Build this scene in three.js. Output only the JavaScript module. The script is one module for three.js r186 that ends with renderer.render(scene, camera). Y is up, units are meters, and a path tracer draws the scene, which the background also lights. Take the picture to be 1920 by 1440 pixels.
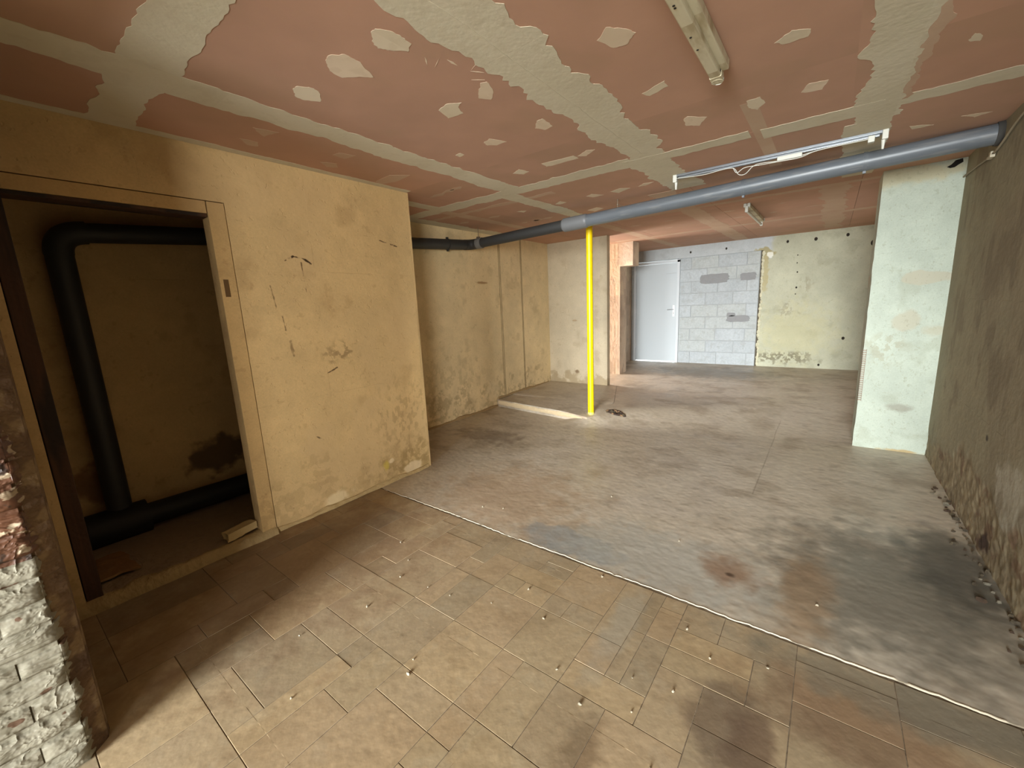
import * as THREE from 'three';
import { mergeGeometries } from 'three/addons/utils/BufferGeometryUtils.js';
import { RoundedBoxGeometry } from 'three/addons/geometries/RoundedBoxGeometry.js';
import { RectAreaLightUniformsLib } from 'three/addons/lights/RectAreaLightUniformsLib.js';

// ---------------------------------------------------------------- camera, sky, daylight, exposure
const scene = new THREE.Scene();
const camera = new THREE.PerspectiveCamera(2 * Math.atan(720 / 775.9) * 180 / Math.PI, 1920 / 1440, 0.05, 200);
camera.position.set(2.9904, 1.5, 2.5133);
camera.rotation.set(-0.1879, 0.6557, -0.0459, 'YXZ');
const renderer = new THREE.WebGLRenderer({ antialias: true });
renderer.toneMapping = THREE.LinearToneMapping;
renderer.toneMappingExposure = 1.2;
renderer.shadowMap.enabled = true;
scene.background = new THREE.Color().setRGB(6.0, 6.7, 7.4);          // overcast sky
RectAreaLightUniformsLib.init();
function daylight(name, w, h, pos, target, rgb, power) {               // daylight entering through an open doorway
  const l = new THREE.RectAreaLight(new THREE.Color().setRGB(...rgb), power, w, h);
  l.name = name; l.position.set(...pos); l.lookAt(...target); scene.add(l);
}
daylight('garage_opening_daylight', 3.8, 4.4, [3.5, 2.22, 12.05], [3.5, 2.22, 0], [0.94, 0.99, 1.0], 78);
daylight('added_window_light', 3.0, 1.6, [8.75, 1.1, 10.1], [0, 1.1, 10.1], [1.0, 0.99, 0.96], 56);  // unseen side window, added to brighten the left wall
daylight('passage_opening_daylight', 0.8, 1.9, [-2.25, 1.1, -4.3], [3, 1.1, -4.3], [1.0, 0.96, 0.93], 20);

// ---------------------------------------------------------------- dimensions measured in the room (metres)
const H = 2.4925, XR = -0.928, W = 3.7715, D = -6.443, ZP = -2.534, XP = 3.268, ZR = -3.737, ZF = 2.49;

// ---------------------------------------------------------------- helpers
function rng(seed) { let a = seed >>> 0; return () => { a |= 0; a = a + 0x6D2B79F5 | 0; let t = Math.imul(a ^ a >>> 15, 1 | a); t = t + Math.imul(t ^ t >>> 7, 61 | t) ^ t; return ((t ^ t >>> 14) >>> 0) / 4294967296; }; }
function h2(x, y, s) { let n = Math.imul(x, 374761393) + Math.imul(y, 668265263) + Math.imul(s, 974634541); n = Math.imul(n ^ n >>> 13, 1274126177); return ((n ^ n >>> 16) >>> 0) / 4294967296; }
function vn(x, y, s = 0) { const xi = Math.floor(x), yi = Math.floor(y); let fx = x - xi, fy = y - yi; fx = fx * fx * (3 - 2 * fx); fy = fy * fy * (3 - 2 * fy); const a = h2(xi, yi, s), b = h2(xi + 1, yi, s), c = h2(xi, yi + 1, s), d = h2(xi + 1, yi + 1, s); return a + (b - a) * fx + (c - a) * fy + (a - b - c + d) * fx * fy; }
function fbm(x, y, o = 4, s = 0) { let v = 0, a = 0.5, n = 0; for (let i = 0; i < o; i++) { v += a * vn(x, y, s + i * 17); n += a; a *= 0.5; x = x * 2.03 + 11.3; y = y * 2.03 + 7.7; } return v / n; }
const sst = (a, b, x) => { const t = Math.min(1, Math.max(0, (x - a) / (b - a))); return t * t * (3 - 2 * t); };
const clamp = (x) => Math.min(1, Math.max(0, x));
const mixc = (a, b, t) => [a[0] + (b[0] - a[0]) * t, a[1] + (b[1] - a[1]) * t, a[2] + (b[2] - a[2]) * t];
// blot with a ragged outline: 1 inside, 0 outside
function blot(u, v, cx, cy, rx, ry, rag = 0.6, soft = 0.35, s = 3) { const dx = (u - cx) / rx, dy = (v - cy) / ry; const q = dx * dx + dy * dy; if (q > 4) return 0; return 1 - sst(1 - soft, 1 + soft, Math.sqrt(q) + (fbm(u * 14 + s * 5, v * 14, 4, s) - 0.5) * 2 * rag); }
// distance to a polyline
function dline(u, v, pts) { let m = 9; for (let i = 0; i + 1 < pts.length; i++) { const [ax, ay] = pts[i], [bx, by] = pts[i + 1]; const dx = bx - ax, dy = by - ay, t = clamp(((u - ax) * dx + (v - ay) * dy) / (dx * dx + dy * dy)); m = Math.min(m, Math.hypot(u - ax - dx * t, v - ay - dy * t)); } return m; }
// colour map over [u0,u1] x [v0,v1] metres; f(u, v) gives sRGB 0..255
function colourMap(w, h, u0, u1, v0, v1, f) {
  const d = new Uint8Array(w * h * 4); let k = 0;
  for (let j = 0; j < h; j++) for (let i = 0; i < w; i++) { const c = f(u0 + (i + 0.5) / w * (u1 - u0), v0 + (j + 0.5) / h * (v1 - v0)); d[k++] = Math.max(0, Math.min(255, c[0])); d[k++] = Math.max(0, Math.min(255, c[1])); d[k++] = Math.max(0, Math.min(255, c[2])); d[k++] = 255; }
  const t = new THREE.DataTexture(d, w, h); t.colorSpace = THREE.SRGBColorSpace; return place(t, u0, u1, v0, v1);
}
function greyMap(w, h, u0, u1, v0, v1, f) {
  const d = new Uint8Array(w * h * 4); let k = 0;
  for (let j = 0; j < h; j++) for (let i = 0; i < w; i++) { const c = 255 * clamp(f(u0 + (i + 0.5) / w * (u1 - u0), v0 + (j + 0.5) / h * (v1 - v0))); d[k++] = c; d[k++] = c; d[k++] = c; d[k++] = 255; }
  return place(new THREE.DataTexture(d, w, h), u0, u1, v0, v1);
}
function place(t, u0, u1, v0, v1) { t.magFilter = THREE.LinearFilter; t.minFilter = THREE.LinearFilter; t.wrapS = t.wrapT = THREE.RepeatWrapping; t.repeat.set(1 / (u1 - u0), 1 / (v1 - v0)); t.offset.set(-u0 / (u1 - u0), -v0 / (v1 - v0)); t.needsUpdate = true; return t; }
function mat(o) { return new THREE.MeshStandardMaterial({ roughness: 0.9, metalness: 0, ...o }); }
const col = (r, g, b) => new THREE.Color(`rgb(${r},${g},${b})`);

// uv in metres: 'x' faces get (z, y), 'y' faces get (x, z), 'z' faces get (x, y)
function uvm(g) {
  const p = g.attributes.position, n = g.attributes.normal, uv = new Float32Array(p.count * 2);
  for (let i = 0; i < p.count; i++) {
    const ax = Math.abs(n.getX(i)), ay = Math.abs(n.getY(i)), az = Math.abs(n.getZ(i)), x = p.getX(i), y = p.getY(i), z = p.getZ(i);
    if (ay >= ax && ay >= az) { uv[2 * i] = x; uv[2 * i + 1] = z; } else if (ax >= az) { uv[2 * i] = z; uv[2 * i + 1] = y; } else { uv[2 * i] = x; uv[2 * i + 1] = y; }
  }
  g.setAttribute('uv', new THREE.BufferAttribute(uv, 2)); return g;
}
function box(x0, x1, y0, y1, z0, z1, r = 0, seg = 2) {
  const g = r ? new RoundedBoxGeometry(x1 - x0, y1 - y0, z1 - z0, seg, r) : new THREE.BoxGeometry(x1 - x0, y1 - y0, z1 - z0);
  g.translate((x0 + x1) / 2, (y0 + y1) / 2, (z0 + z1) / 2); return uvm(g);
}
function flat(g) { return g.index ? g.toNonIndexed() : g; }
function join(...gs) { const a = gs.flat().map((g) => { const q = flat(g); for (const k of Object.keys(q.attributes)) if (!['position', 'normal', 'uv'].includes(k)) q.deleteAttribute(k); return q; }); return a.length > 1 ? mergeGeometries(a) : a[0]; }
function cyl(a, b, r, seg = 20, r2 = r) { const A = new THREE.Vector3(...a), B = new THREE.Vector3(...b), L = A.distanceTo(B); const g = new THREE.CylinderGeometry(r2, r, L, seg); g.applyQuaternion(new THREE.Quaternion().setFromUnitVectors(new THREE.Vector3(0, 1, 0), B.clone().sub(A).normalize())); g.translate((a[0] + b[0]) / 2, (a[1] + b[1]) / 2, (a[2] + b[2]) / 2); return g; }
function tube(pts, r, seg = 40, rs = 8) { return new THREE.TubeGeometry(new THREE.CatmullRomCurve3(pts.map((q) => new THREE.Vector3(...q))), seg, r, rs); }
const taken = new Map();
function numbered(n) { const k = taken.get(n) ?? 0; taken.set(n, k + 1); return k ? `${n}_${String(k).padStart(3, '0')}` : n; }
function mesh(name, g, m, parent) { const o = new THREE.Mesh(g, m); o.castShadow = o.receiveShadow = true; o.name = parent && parent !== scene ? name : numbered(name); (parent ?? scene).add(o); return o; }
function group(name) { const o = new THREE.Group(); o.name = numbered(name); scene.add(o); return o; }
function tag(o, label, category, grp) { o.userData.label = label; o.userData.category = category; if (grp) o.userData.group = grp; return o; }
function struct(o, label, category) { o.userData.kind = 'structure'; return tag(o, label, category); }
// grid surface: P(i/nu, j/nv) -> [x,y,z,u,v]
function sheet(nu, nv, P, flip = false) {
  const pos = [], uv = [], idx = [];
  for (let j = 0; j <= nv; j++) for (let i = 0; i <= nu; i++) { const q = P(i / nu, j / nv); pos.push(q[0], q[1], q[2]); uv.push(q[3], q[4]); }
  for (let j = 0; j < nv; j++) for (let i = 0; i < nu; i++) { const a = j * (nu + 1) + i, b = a + 1, c = a + nu + 1, e = c + 1; flip ? idx.push(a, c, b, b, c, e) : idx.push(a, b, c, b, e, c); }
  const g = new THREE.BufferGeometry(); g.setAttribute('position', new THREE.Float32BufferAttribute(pos, 3)); g.setAttribute('uv', new THREE.Float32BufferAttribute(uv, 2)); g.setIndex(idx); g.computeVertexNormals(); return g;
}

// ---------------------------------------------------------------- shared relief and general materials
const reliefPlaster = greyMap(512, 512, 0, 0.9, 0, 0.9, (u, v) => 0.5 + 0.6 * (fbm(u * 13.3, v * 13.3, 5, 5) - 0.5) - 0.25 * sst(0.74, 0.8, fbm(u * 40, v * 40, 3, 9)));
const reliefRough = greyMap(512, 512, 0, 0.7, 0, 0.7, (u, v) => fbm(u * 30, v * 30, 5, 21));
const reliefFine = greyMap(512, 512, 0, 0.5, 0, 0.5, (u, v) => fbm(u * 50, v * 50, 4, 31));

function paint(base, dirt, u, v, s) {
  let c = base.slice(); const a = fbm(u * 1.7, v * 1.7, 4, s), b = fbm(u * 9, v * 9, 4, s + 3), f = vn(u * 160, v * 160, s + 7);
  const k = 0.9 + 0.14 * a + 0.08 * (b - 0.5) + 0.05 * (f - 0.5); c = [c[0] * k, c[1] * k, c[2] * k];
  const d = sst(0.62, 0.8, fbm(u * 5 + 3, v * 5 + 9, 5, s + 11)); c = mixc(c, dirt, 0.2 * d);
  const p = sst(0.76, 0.8, fbm(u * 24, v * 24, 3, s + 19)); return mixc(c, dirt, 0.16 * p);
}
// speckled damp and scuffing whose outline follows noise and hugs the base line
function baseDirt(u, y, y0, h, s) { return sst(0.45, 0.62, fbm(u * 7, y * 7, 5, s) + 0.28 * (1 - (y - y0) / h)) * (y - y0 < h * 1.6 ? 1 : 0); }

// ---------------------------------------------------------------- floor of the back part (screed that ramps up)
function floorY(x, z) {
  const q = Math.max(0, x - 0.65), a = -1.78 - q * 0.29, L = 0.5 + q * 0.5;
  return 0.12 * sst(0, 1, (a - z) / L) * Math.max(sst(0.3, 0.62, x), sst(-2.35, -2.6, z)) + 0.04 * sst(0, 1, (-3.4 - z) / 2.6);
}
const floorMap = colourMap(1024, 1472, -0.95, 3.8, -6.5, 0.62, (x, z) => {
  const a = fbm(x * 0.9, z * 0.9, 4, 2), b = fbm(x * 4, z * 4.5, 5, 8), f = fbm(x * 30, z * 40, 3, 14);
  let c = mixc([182, 168, 147], [194, 183, 166], a * 1.3 - 0.15);
  c = mixc(c, [150, 134, 114], 0.6 * sst(0.5, 0.75, b)); c = mixc(c, [186, 174, 158], 0.5 * sst(0.52, 0.72, fbm(x * 3 + 9, z * 3, 4, 41)));
  const k = 0.93 + 0.14 * f; c = [c[0] * k, c[1] * k, c[2] * k];
  // dragged scratches across the room
  const st = sst(0.62, 0.8, fbm(x * 9, z * 34, 3, 61)); c = mixc(c, [204, 194, 178], 0.2 * st);
  const sd = sst(0.66, 0.78, fbm(x * 8 + 5, z * 22, 3, 71)); c = mixc(c, [120, 104, 86], 0.25 * sd);
  // wet-dark and rusty stains
  c = mixc(c, [140, 140, 136], 0.9 * blot(x, z, 1.75, 0.42, 0.36, 0.14, 0.35, 0.15, 5));
  c = mixc(c, [165, 162, 152], 0.65 * blot(x, z, 2.3, 0.28, 0.55, 0.3, 0.6, 0.5, 6));
  c = mixc(c, [104, 98, 86], 0.8 * blot(x, z, 3.35, -0.1, 0.45, 0.6, 0.6, 0.6, 7));
  c = mixc(c, [62, 60, 54], 0.6 * blot(x, z, 3.62, -0.45, 0.16, 0.42, 0.55, 0.5, 8));
  c = mixc(c, [136, 104, 72], 0.5 * blot(x, z, 3.0, 0.16, 0.1, 0.4, 0.6, 0.6, 9));
  c = mixc(c, [118, 80, 52], 0.55 * blot(x, z, 2.66, 0.2, 0.13, 0.12, 0.7, 0.7, 10));
  c = mixc(c, [60, 44, 32], 0.8 * blot(x, z, 2.66, 0.22, 0.025, 0.02, 0.7, 0.5, 11));
  c = mixc(c, [162, 132, 102], 0.5 * blot(x, z, 1.05, 0.1, 0.55, 0.5, 0.7, 0.6, 12));
  c = mixc(c, [120, 118, 112], 0.5 * blot(x, z, 1.4, -5.4, 0.9, 0.5, 0.6, 0.5, 13));
  c = mixc(c, [82, 66, 50], 0.35 * blot(x, z, -0.1, -1.0, 0.45, 0.2, 0.8, 0.5, 15));
  // straight saw joint of the old slab along the room near the pillar
  if (Math.abs(x - 2.62 - 0.02 * fbm(0, z * 3, 2, 4)) < 0.004 && z < -0.9 && z > -3) c = mixc(c, [110, 96, 80], 0.35);
  const cr = dline(x, z, [[0.42, -4.28], [0.8, -4.42], [1.05, -4.42], [1.6, -4.62], [2.1, -4.6]]) + 0.01 * (fbm(x * 20, z * 20, 2, 6) - 0.5);
  c = mixc(c, [205, 196, 184], 0.85 * (1 - sst(0.008, 0.02, cr)));
  return c;
});
const floorRelief = greyMap(1024, 1024, -0.95, 3.8, -6.5, 0.62, (x, z) => 0.5 + 0.45 * (fbm(x * 9, z * 14, 5, 51) - 0.5) + 0.35 * (fbm(x * 26, z * 34, 3, 55) - 0.5));
const floorRough = greyMap(512, 512, -0.95, 3.8, -6.5, 0.62, (x, z) => 0.3 + 0.36 * fbm(x * 4, z * 6, 5, 81));
const floorMat = mat({ map: floorMap, bumpMap: floorRelief, bumpScale: 0.0045, roughness: 1, roughnessMap: floorRough });
const edgeZ = (x) => 0.562 + 0.018 * (fbm(x * 5, 1, 3, 3) - 0.5) + 0.01 * (fbm(x * 40, 2, 2, 4) - 0.5);
const floor = struct(group('floor'), 'worn dusty concrete and stone-tiled floor of the basement', 'floor');
mesh('screed', sheet(96, 150, (s, t) => { const x = XR - 0.05 + s * (W + 0.1 - XR); const zz = edgeZ(x) + (D - 1.2 - edgeZ(x)) * t; const y = floorY(x, zz) + 0.004 * (fbm(x * 3, zz * 3, 3, 7) - 0.5) + 0.003; return [x, y, zz, x, zz]; }), floorMat, floor).userData.label = 'scuffed concrete screed with stains and streaks';

// pale crumbly ridge where the screed meets the tiles
{
  const n = 420, P = (s, t) => { const x = 0.05 + s * 3.66, w = 0.002 + 0.0055 * Math.pow(fbm(x * 9, 5, 3, 12), 1.5) + (x > 3.0 ? 0.002 : 0), e = edgeZ(x); const q = t * 2 - 1; const gap = fbm(x * 13, 0, 3, 33) > 0.66 ? 0.2 : 1; return [x, 0.001 + 0.004 * gap * Math.sqrt(Math.max(0, 1 - q * q)), e + q * w, x, e + q * w]; };
  mesh('mortar_ridge', sheet(n, 6, P, true), mat({ color: col(176, 164, 142), bumpMap: reliefRough, bumpScale: 0.004 }), floor).userData.label = 'pale crumbly mortar ridge between screed and tiles';
}
// tiled part: stone tiles of mixed sizes
const tileMap = colourMap(1408, 1024, 0, 3.8, 0.5, 3.2, (x, z) => {
  const a = fbm(x * 1.6, z * 1.6, 4, 102), b = fbm(x * 7, z * 7, 5, 108), f = fbm(x * 60, z * 60, 3, 114);
  let c = mixc([156, 134, 102], [168, 148, 118], a * 1.4 - 0.2); c = mixc(c, [140, 119, 90], 0.4 * sst(0.52, 0.74, b));
  const k = 0.94 + 0.12 * f; c = [c[0] * k, c[1] * k, c[2] * k];
  c = mixc(c, [164, 150, 126], 0.25 * sst(0.6, 0.74, fbm(x * 11 + 4, z * 11, 5, 121)));
  c = mixc(c, [98, 80, 62], 0.6 * blot(x, z, 2.78, 1.12, 0.1, 0.18, 0.8, 0.5, 5));
  c = mixc(c, [92, 70, 52], 0.65 * blot(x, z, 2.88, 1.16, 0.07, 0.16, 0.6, 0.4, 25));
  c = mixc(c, [112, 84, 60], 0.6 * blot(x, z, 3.2, 0.86, 0.32, 0.16, 0.6, 0.5, 6)); c = mixc(c, [112, 104, 88], 0.65 * blot(x, z, 3.3, 0.66, 0.45, 0.12, 0.5, 0.4, 7));
  c = mixc(c, [104, 84, 60], 0.55 * blot(x, z, 2.43, 1.48, 0.06, 0.1, 0.7, 0.5, 8)); c = mixc(c, [152, 146, 132], 0.5 * blot(x, z, 2.32, 0.9, 0.06, 0.3, 0.6, 0.5, 9));
  c = mixc(c, [120, 92, 66], 0.45 * blot(x, z, 0.5, 1.5, 0.6, 0.8, 0.9, 0.6, 10));
  return c;
});
const tileRough = greyMap(512, 512, 0, 3.8, 0.5, 3.2, (x, z) => 0.5 + 0.45 * fbm(x * 6, z * 6, 5, 181));
const tileTints = [[1, 1, 1], [0.93, 0.94, 0.95], [1.06, 1.04, 0.99], [0.86, 0.88, 0.9], [1.0, 0.97, 0.95], [0.95, 0.955, 0.93]].map(([r, g, b]) => mat({ map: tileMap, bumpMap: reliefRough, bumpScale: 0.0013, roughness: 1, roughnessMap: tileRough, color: new THREE.Color().setRGB(r, g, b) }));
const bedMat = mat({ color: col(112, 96, 76), bumpMap: reliefRough, bumpScale: 0.006 });
mesh('light_seal_slab', box(XR - 0.1, W + 0.3, -0.35, -0.032, D - 0.2, 3.16), bedMat, floor);  // unseen block added under the floor to stop light leaking through gaps
mesh('tile_bed', sheet(60, 40, (s, t) => { const x = XR + s * (W + 0.05 - XR), z = 0.52 + t * 2.66; return [x, -0.002 + 0.003 * (fbm(x * 9, z * 9, 3, 6) - 0.5), z, x, z]; }, true), bedMat, floor);
{
  const xs = [0, 0.155, 0.31, 0.42, 0.585, 0.73, 0.88, 1.02, 1.19, 1.35, 1.465, 1.64, 1.77, 1.945, 2.06, 2.23, 2.37, 2.435, 2.54, 2.71, 2.85, 2.99, 3.15, 3.3, 3.46, 3.62, 3.77], zs = [0.575, 0.665, 0.76, 0.882, 1.005, 1.18, 1.31, 1.47, 1.62, 1.755, 1.88, 2.06, 2.19, 2.35, 2.49, 2.64, 2.8, 2.95, 3.12];
  const ix = (v) => xs.indexOf(v), iz = (v) => zs.indexOf(v);
  const used = xs.map(() => zs.map(() => false)), R = rng(77), tiles = [];
  const put = (i0, i1, j0, j1, k) => { for (let i = i0; i < i1; i++) for (let j = j0; j < j1; j++) if (used[i][j]) return false; for (let i = i0; i < i1; i++) for (let j = j0; j < j1; j++) used[i][j] = true; tiles.push([i0, i1, j0, j1, k]); return true; };
  const F = (a, b, c, e, k) => put(ix(a), ix(b), iz(c), iz(e), k);
  F(1.465, 1.64, 1.005, 1.31, 3); F(1.64, 1.945, 1.005, 1.31, 4); F(1.64, 1.945, 0.76, 0.882, 2); F(1.35, 1.465, 0.575, 0.882, 3); F(1.02, 1.35, 0.575, 0.76, 1); F(1.02, 1.35, 1.005, 1.31, 0);
  F(1.02, 1.35, 1.31, 1.62, 0); F(1.02, 1.35, 1.62, 1.755, 1); F(1.02, 1.35, 1.755, 2.06, 3); F(1.02, 1.35, 2.06, 2.19, 0); F(1.465, 1.64, 1.88, 2.19, 4); F(1.35, 1.465, 1.755, 2.19, 2); F(1.64, 1.945, 1.62, 1.755, 0); F(1.465, 1.64, 1.62, 1.88, 5); F(1.64, 1.945, 1.755, 2.19, 4);
  F(1.945, 2.06, 1.31, 1.62, 4); F(2.06, 2.23, 1.31, 1.62, 5); F(2.23, 2.435, 1.31, 1.62, 1); F(2.435, 2.71, 1.31, 1.62, 4); F(1.945, 2.23, 1.005, 1.31, 5); F(2.23, 2.54, 1.18, 1.31, 2); F(2.37, 2.435, 0.882, 1.18, 1); F(2.435, 2.54, 0.882, 1.18, 3); F(2.435, 2.54, 0.665, 0.882, 4); F(2.54, 2.71, 1.005, 1.31, 0); F(2.54, 2.85, 0.882, 1.005, 5); F(2.99, 3.3, 0.882, 1.18, 3);
  F(1.35, 1.64, 1.31, 1.62, 1); F(1.64, 1.945, 1.31, 1.62, 2);
  const shapes = [[2, 2], [2, 1], [1, 2], [2, 3], [3, 2], [2, 2], [1, 1]];
  for (let j = 0; j + 1 < zs.length; j++) for (let i = 0; i + 1 < xs.length; i++) { if (used[i][j]) continue; for (let q = 0; q < 12; q++) { const [a, b] = q < 11 ? shapes[Math.floor(R() * shapes.length)] : [1, 1]; if (i + a < xs.length && j + b < zs.length && put(i, i + a, j, j + b, Math.floor(R() * 6))) break; } }
  for (const [i0, i1, j0, j1, k] of tiles) { const g = 0.0008 + R() * 0.0008, y = (R() - 0.5) * 0.0018; mesh('tile', box(xs[i0] + g, xs[i1] - g, -0.028, y, zs[j0] + g, zs[j1] - g, 0.0015, 1), tileTints[k], floor); }
}

// ---------------------------------------------------------------- left wall with the closet opening
const leftMap = colourMap(1024, 1024, 0, 2.6, 0, 2.5, (z, y) => {
  let c = paint([216, 184, 130], [146, 112, 70], z, y, 200);
  c = mixc(c, [206, 176, 128], 0.5 * sst(0.5, 0.7, fbm(z * 2.2, y * 2.2, 4, 207)));
  c = mixc(c, [116, 92, 52], 0.14 * baseDirt(z, y, 0, 0.3, 210) * sst(0.4, 0.55, fbm(z * 22, y * 22, 4, 216)));
  c = mixc(c, [120, 98, 50], 0.32 * blot(z, y, 0.05, 0.12, 0.5, 0.14, 0.8, 0.5, 21) * sst(0.42, 0.56, fbm(z * 30, y * 26, 4, 226)));
  c = mixc(c, [236, 214, 168], 0.8 * blot(z, y, 0.95, 0.07, 0.12, 0.05, 0.6, 0.25, 22)); c = mixc(c, [238, 216, 176], 0.8 * blot(z, y, 0.18, 0.06, 0.1, 0.05, 0.7, 0.25, 23)); c = mixc(c, [240, 220, 180], 0.7 * blot(z, y, 0.42, 0.2, 0.03, 0.02, 0.7, 0.25, 27));
  c = mixc(c, [214, 190, 60], 0.5 * blot(z, y, 0.48, 0.17, 0.03, 0.04, 0.9, 0.4, 24));
  const crack = (pts, w, t) => { const q0 = dline(z, y, pts); if (q0 > 0.03) return; const q = q0 + 0.012 * (fbm(z * 40, y * 40, 3, 231) - 0.5); c = mixc(c, [62, 42, 20], t * (1 - sst(w * 0.5, w, q)) * sst(0.3, 0.5, fbm(z * 25, y * 25, 3, 236))); };
  crack([[1.1, 1.87], [1.04, 1.9], [0.98, 1.89], [0.93, 1.865], [0.92, 1.85]], 0.008, 1); crack([[0.32, 2.07], [0.22, 2.05], [0.12, 2.03]], 0.005, 0.7); crack([[0.99, 1.86], [0.985, 1.73], [0.98, 1.66]], 0.004, 0.6);
  crack([[1.22, 1.7], [1.2, 1.55]], 0.005, 0.4); crack([[1.17, 1.5], [1.16, 1.4]], 0.006, 0.5); crack([[1.14, 1.32], [1.13, 1.22]], 0.012, 0.35); crack([[0.9, 1.06], [0.82, 1.09]], 0.005, 0.7); crack([[1.05, 0.6], [1.0, 0.56]], 0.005, 0.6);
  c = mixc(c, [96, 74, 42], 0.4 * blot(z, y, 0.75, 1.22, 0.12, 0.08, 0.9, 0.6, 28) * sst(0.45, 0.6, fbm(z * 30, y * 30, 4, 246)));
  c = mixc(c, [110, 86, 50], 0.2 * blot(z, y, 0.25, 0.55, 0.28, 0.3, 0.9, 0.7, 29) * sst(0.52, 0.64, fbm(z * 34, y * 20, 4, 256)));
  return c;
});
const leftMat = mat({ map: leftMap, bumpMap: reliefPlaster, bumpScale: 0.006 });
const Z1 = 1.51, Z2 = 2.37, HD = 2.115;
const wl = struct(group('wall_left'), 'yellowed cream plaster wall with the closet doorway', 'wall');
mesh('plaster', join(box(-0.12, 0, -0.05, H + 0.02, -0.02, 1.415), box(-0.12, 0, HD + 0.075, H + 0.02, 1.415, Z2), box(-0.12, 0, -0.05, H + 0.02, Z2, 2.7)), leftMat, wl);
// chipped corner lump and base bead of spalled plaster
mesh('base_crumble', sheet(220, 6, (s, t) => { const z = 0.02 + s * 1.4, w = 0.012 + 0.03 * Math.pow(fbm(z * 6, 1, 4, 71), 2), q = t; return [0.001 + w * Math.cos(q * Math.PI / 2) * 0.8, 0.002 + (0.02 + 0.05 * Math.pow(fbm(z * 5, 3, 4, 72), 2)) * Math.sin(q * Math.PI / 2), z, z, 0.03 + q * 0.1]; }), mat({ color: col(186, 160, 112), bumpMap: reliefRough, bumpScale: 0.01 }), wl).userData.label = 'crumbling plaster along the wall foot';
// doorway lining
const frame = struct(group('trim_1'), 'cream painted trim and bare brown timber lining of the closet doorway', 'door frame');
const trimMat = mat({ map: leftMap, bumpMap: reliefPlaster, bumpScale: 0.004, color: col(245, 240, 232) });
mesh('jamb', box(-0.1, 0.004, 0.0, HD + 0.07, 1.419, Z1, 0.003), trimMat, frame); mesh('head', box(-0.1, 0.004, HD, HD + 0.07, 1.515, Z2 + 0.3, 0.003), trimMat, frame);
const woodMap = colourMap(256, 1024, 0, 0.3, 0, 2.5, (u, v) => { const g = fbm(u * 90, v * 4, 4, 301), k = fbm(u * 12, v * 2, 4, 305); return mixc(mixc([58, 36, 22], [88, 56, 32], g), [30, 20, 13], sst(0.5, 0.7, k) * 0.8); });
const woodMat = mat({ map: woodMap, roughness: 0.75, bumpMap: reliefFine, bumpScale: 0.002 });
mesh('post', box(-0.12, -0.02, 0, HD, Z2 - 0.07, Z2 - 0.005, 0.004), woodMat, frame).userData.label = 'dark bare timber post';
mesh('soffit', box(-0.119, 0.0, HD - 0.02, HD - 0.001, Z1 + 0.005, Z2 - 0.07, 0.002), woodMat, frame).userData.label = 'bare timber soffit of the doorway';
{
  const k = mesh('strike_plate', join(box(0.003, 0.006, 1.63, 1.735, 1.462, 1.49, 0.001), cyl([0.002, 1.66, 1.476], [0.009, 1.66, 1.476], 0.008, 12), cyl([0.002, 1.71, 1.476], [0.008, 1.71, 1.476], 0.006, 12)), mat({ color: col(110, 84, 50), roughness: 0.6, metalness: 0.3 }), frame); k.userData.label = 'old painted-over strike plate';
}

// closet: back wall shared with recess, side walls, floor, kerb
const closetMat = mat({ map: colourMap(512, 512, 0, 2.5, 0, 2.5, (z, y) => { let c = paint([216, 184, 130], [146, 112, 70], z, y, 320); c = mixc(c, [84, 62, 42], 0.75 * blot(z, y, 1.4, 0.42, 0.22, 0.14, 0.6, 0.3, 31)); return mixc(c, [104, 66, 42], 0.6 * blot(z, y, 2.15, 0.42, 0.14, 0.12, 0.6, 0.4, 32)); }), bumpMap: reliefPlaster, bumpScale: 0.006 });
struct(mesh('wall_closet', join(box(XR - 0.1, XR, -0.1, H + 0.02, -0.12, 2.75), box(XR, -0.12, -0.1, H + 0.02, -0.02, 0.1), box(XR, -0.12, -0.1, H + 0.02, 2.5, 2.7)), closetMat), 'dim brownish plaster walls inside the closet', 'wall');
struct(mesh('floor_closet', sheet(30, 40, (s, t) => { const x = XR + s * (0.93 - 0.03), z = 0.1 + t * 2.45; return [x, 0.05 + 0.02 * (fbm(x * 5, z * 5, 4, 61) - 0.5), z, x, z]; }, true), mat({ color: col(156, 136, 110), bumpMap: reliefRough, bumpScale: 0.01 })), 'earthy closet floor behind the kerb', 'floor');
mesh('threshold', sheet(160, 8, (s, t) => { const z = 1.42 + s * 1.05, w = 0.05 + 0.02 * fbm(z * 6, 0, 3, 81), a = t * Math.PI; return [-0.03 + Math.cos(a) * w, -0.005 + Math.sin(a) * (0.065 + 0.03 * (fbm(z * 7, a, 4, 82) - 0.5)) + 0.012 * (fbm(z * 30, a * 4, 3, 83) - 0.5), z, z, a * 0.05]; }), mat({ color: col(172, 148, 104), bumpMap: reliefRough, bumpScale: 0.012 }), frame).userData.label = 'broken plastered kerb across the doorway';
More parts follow.
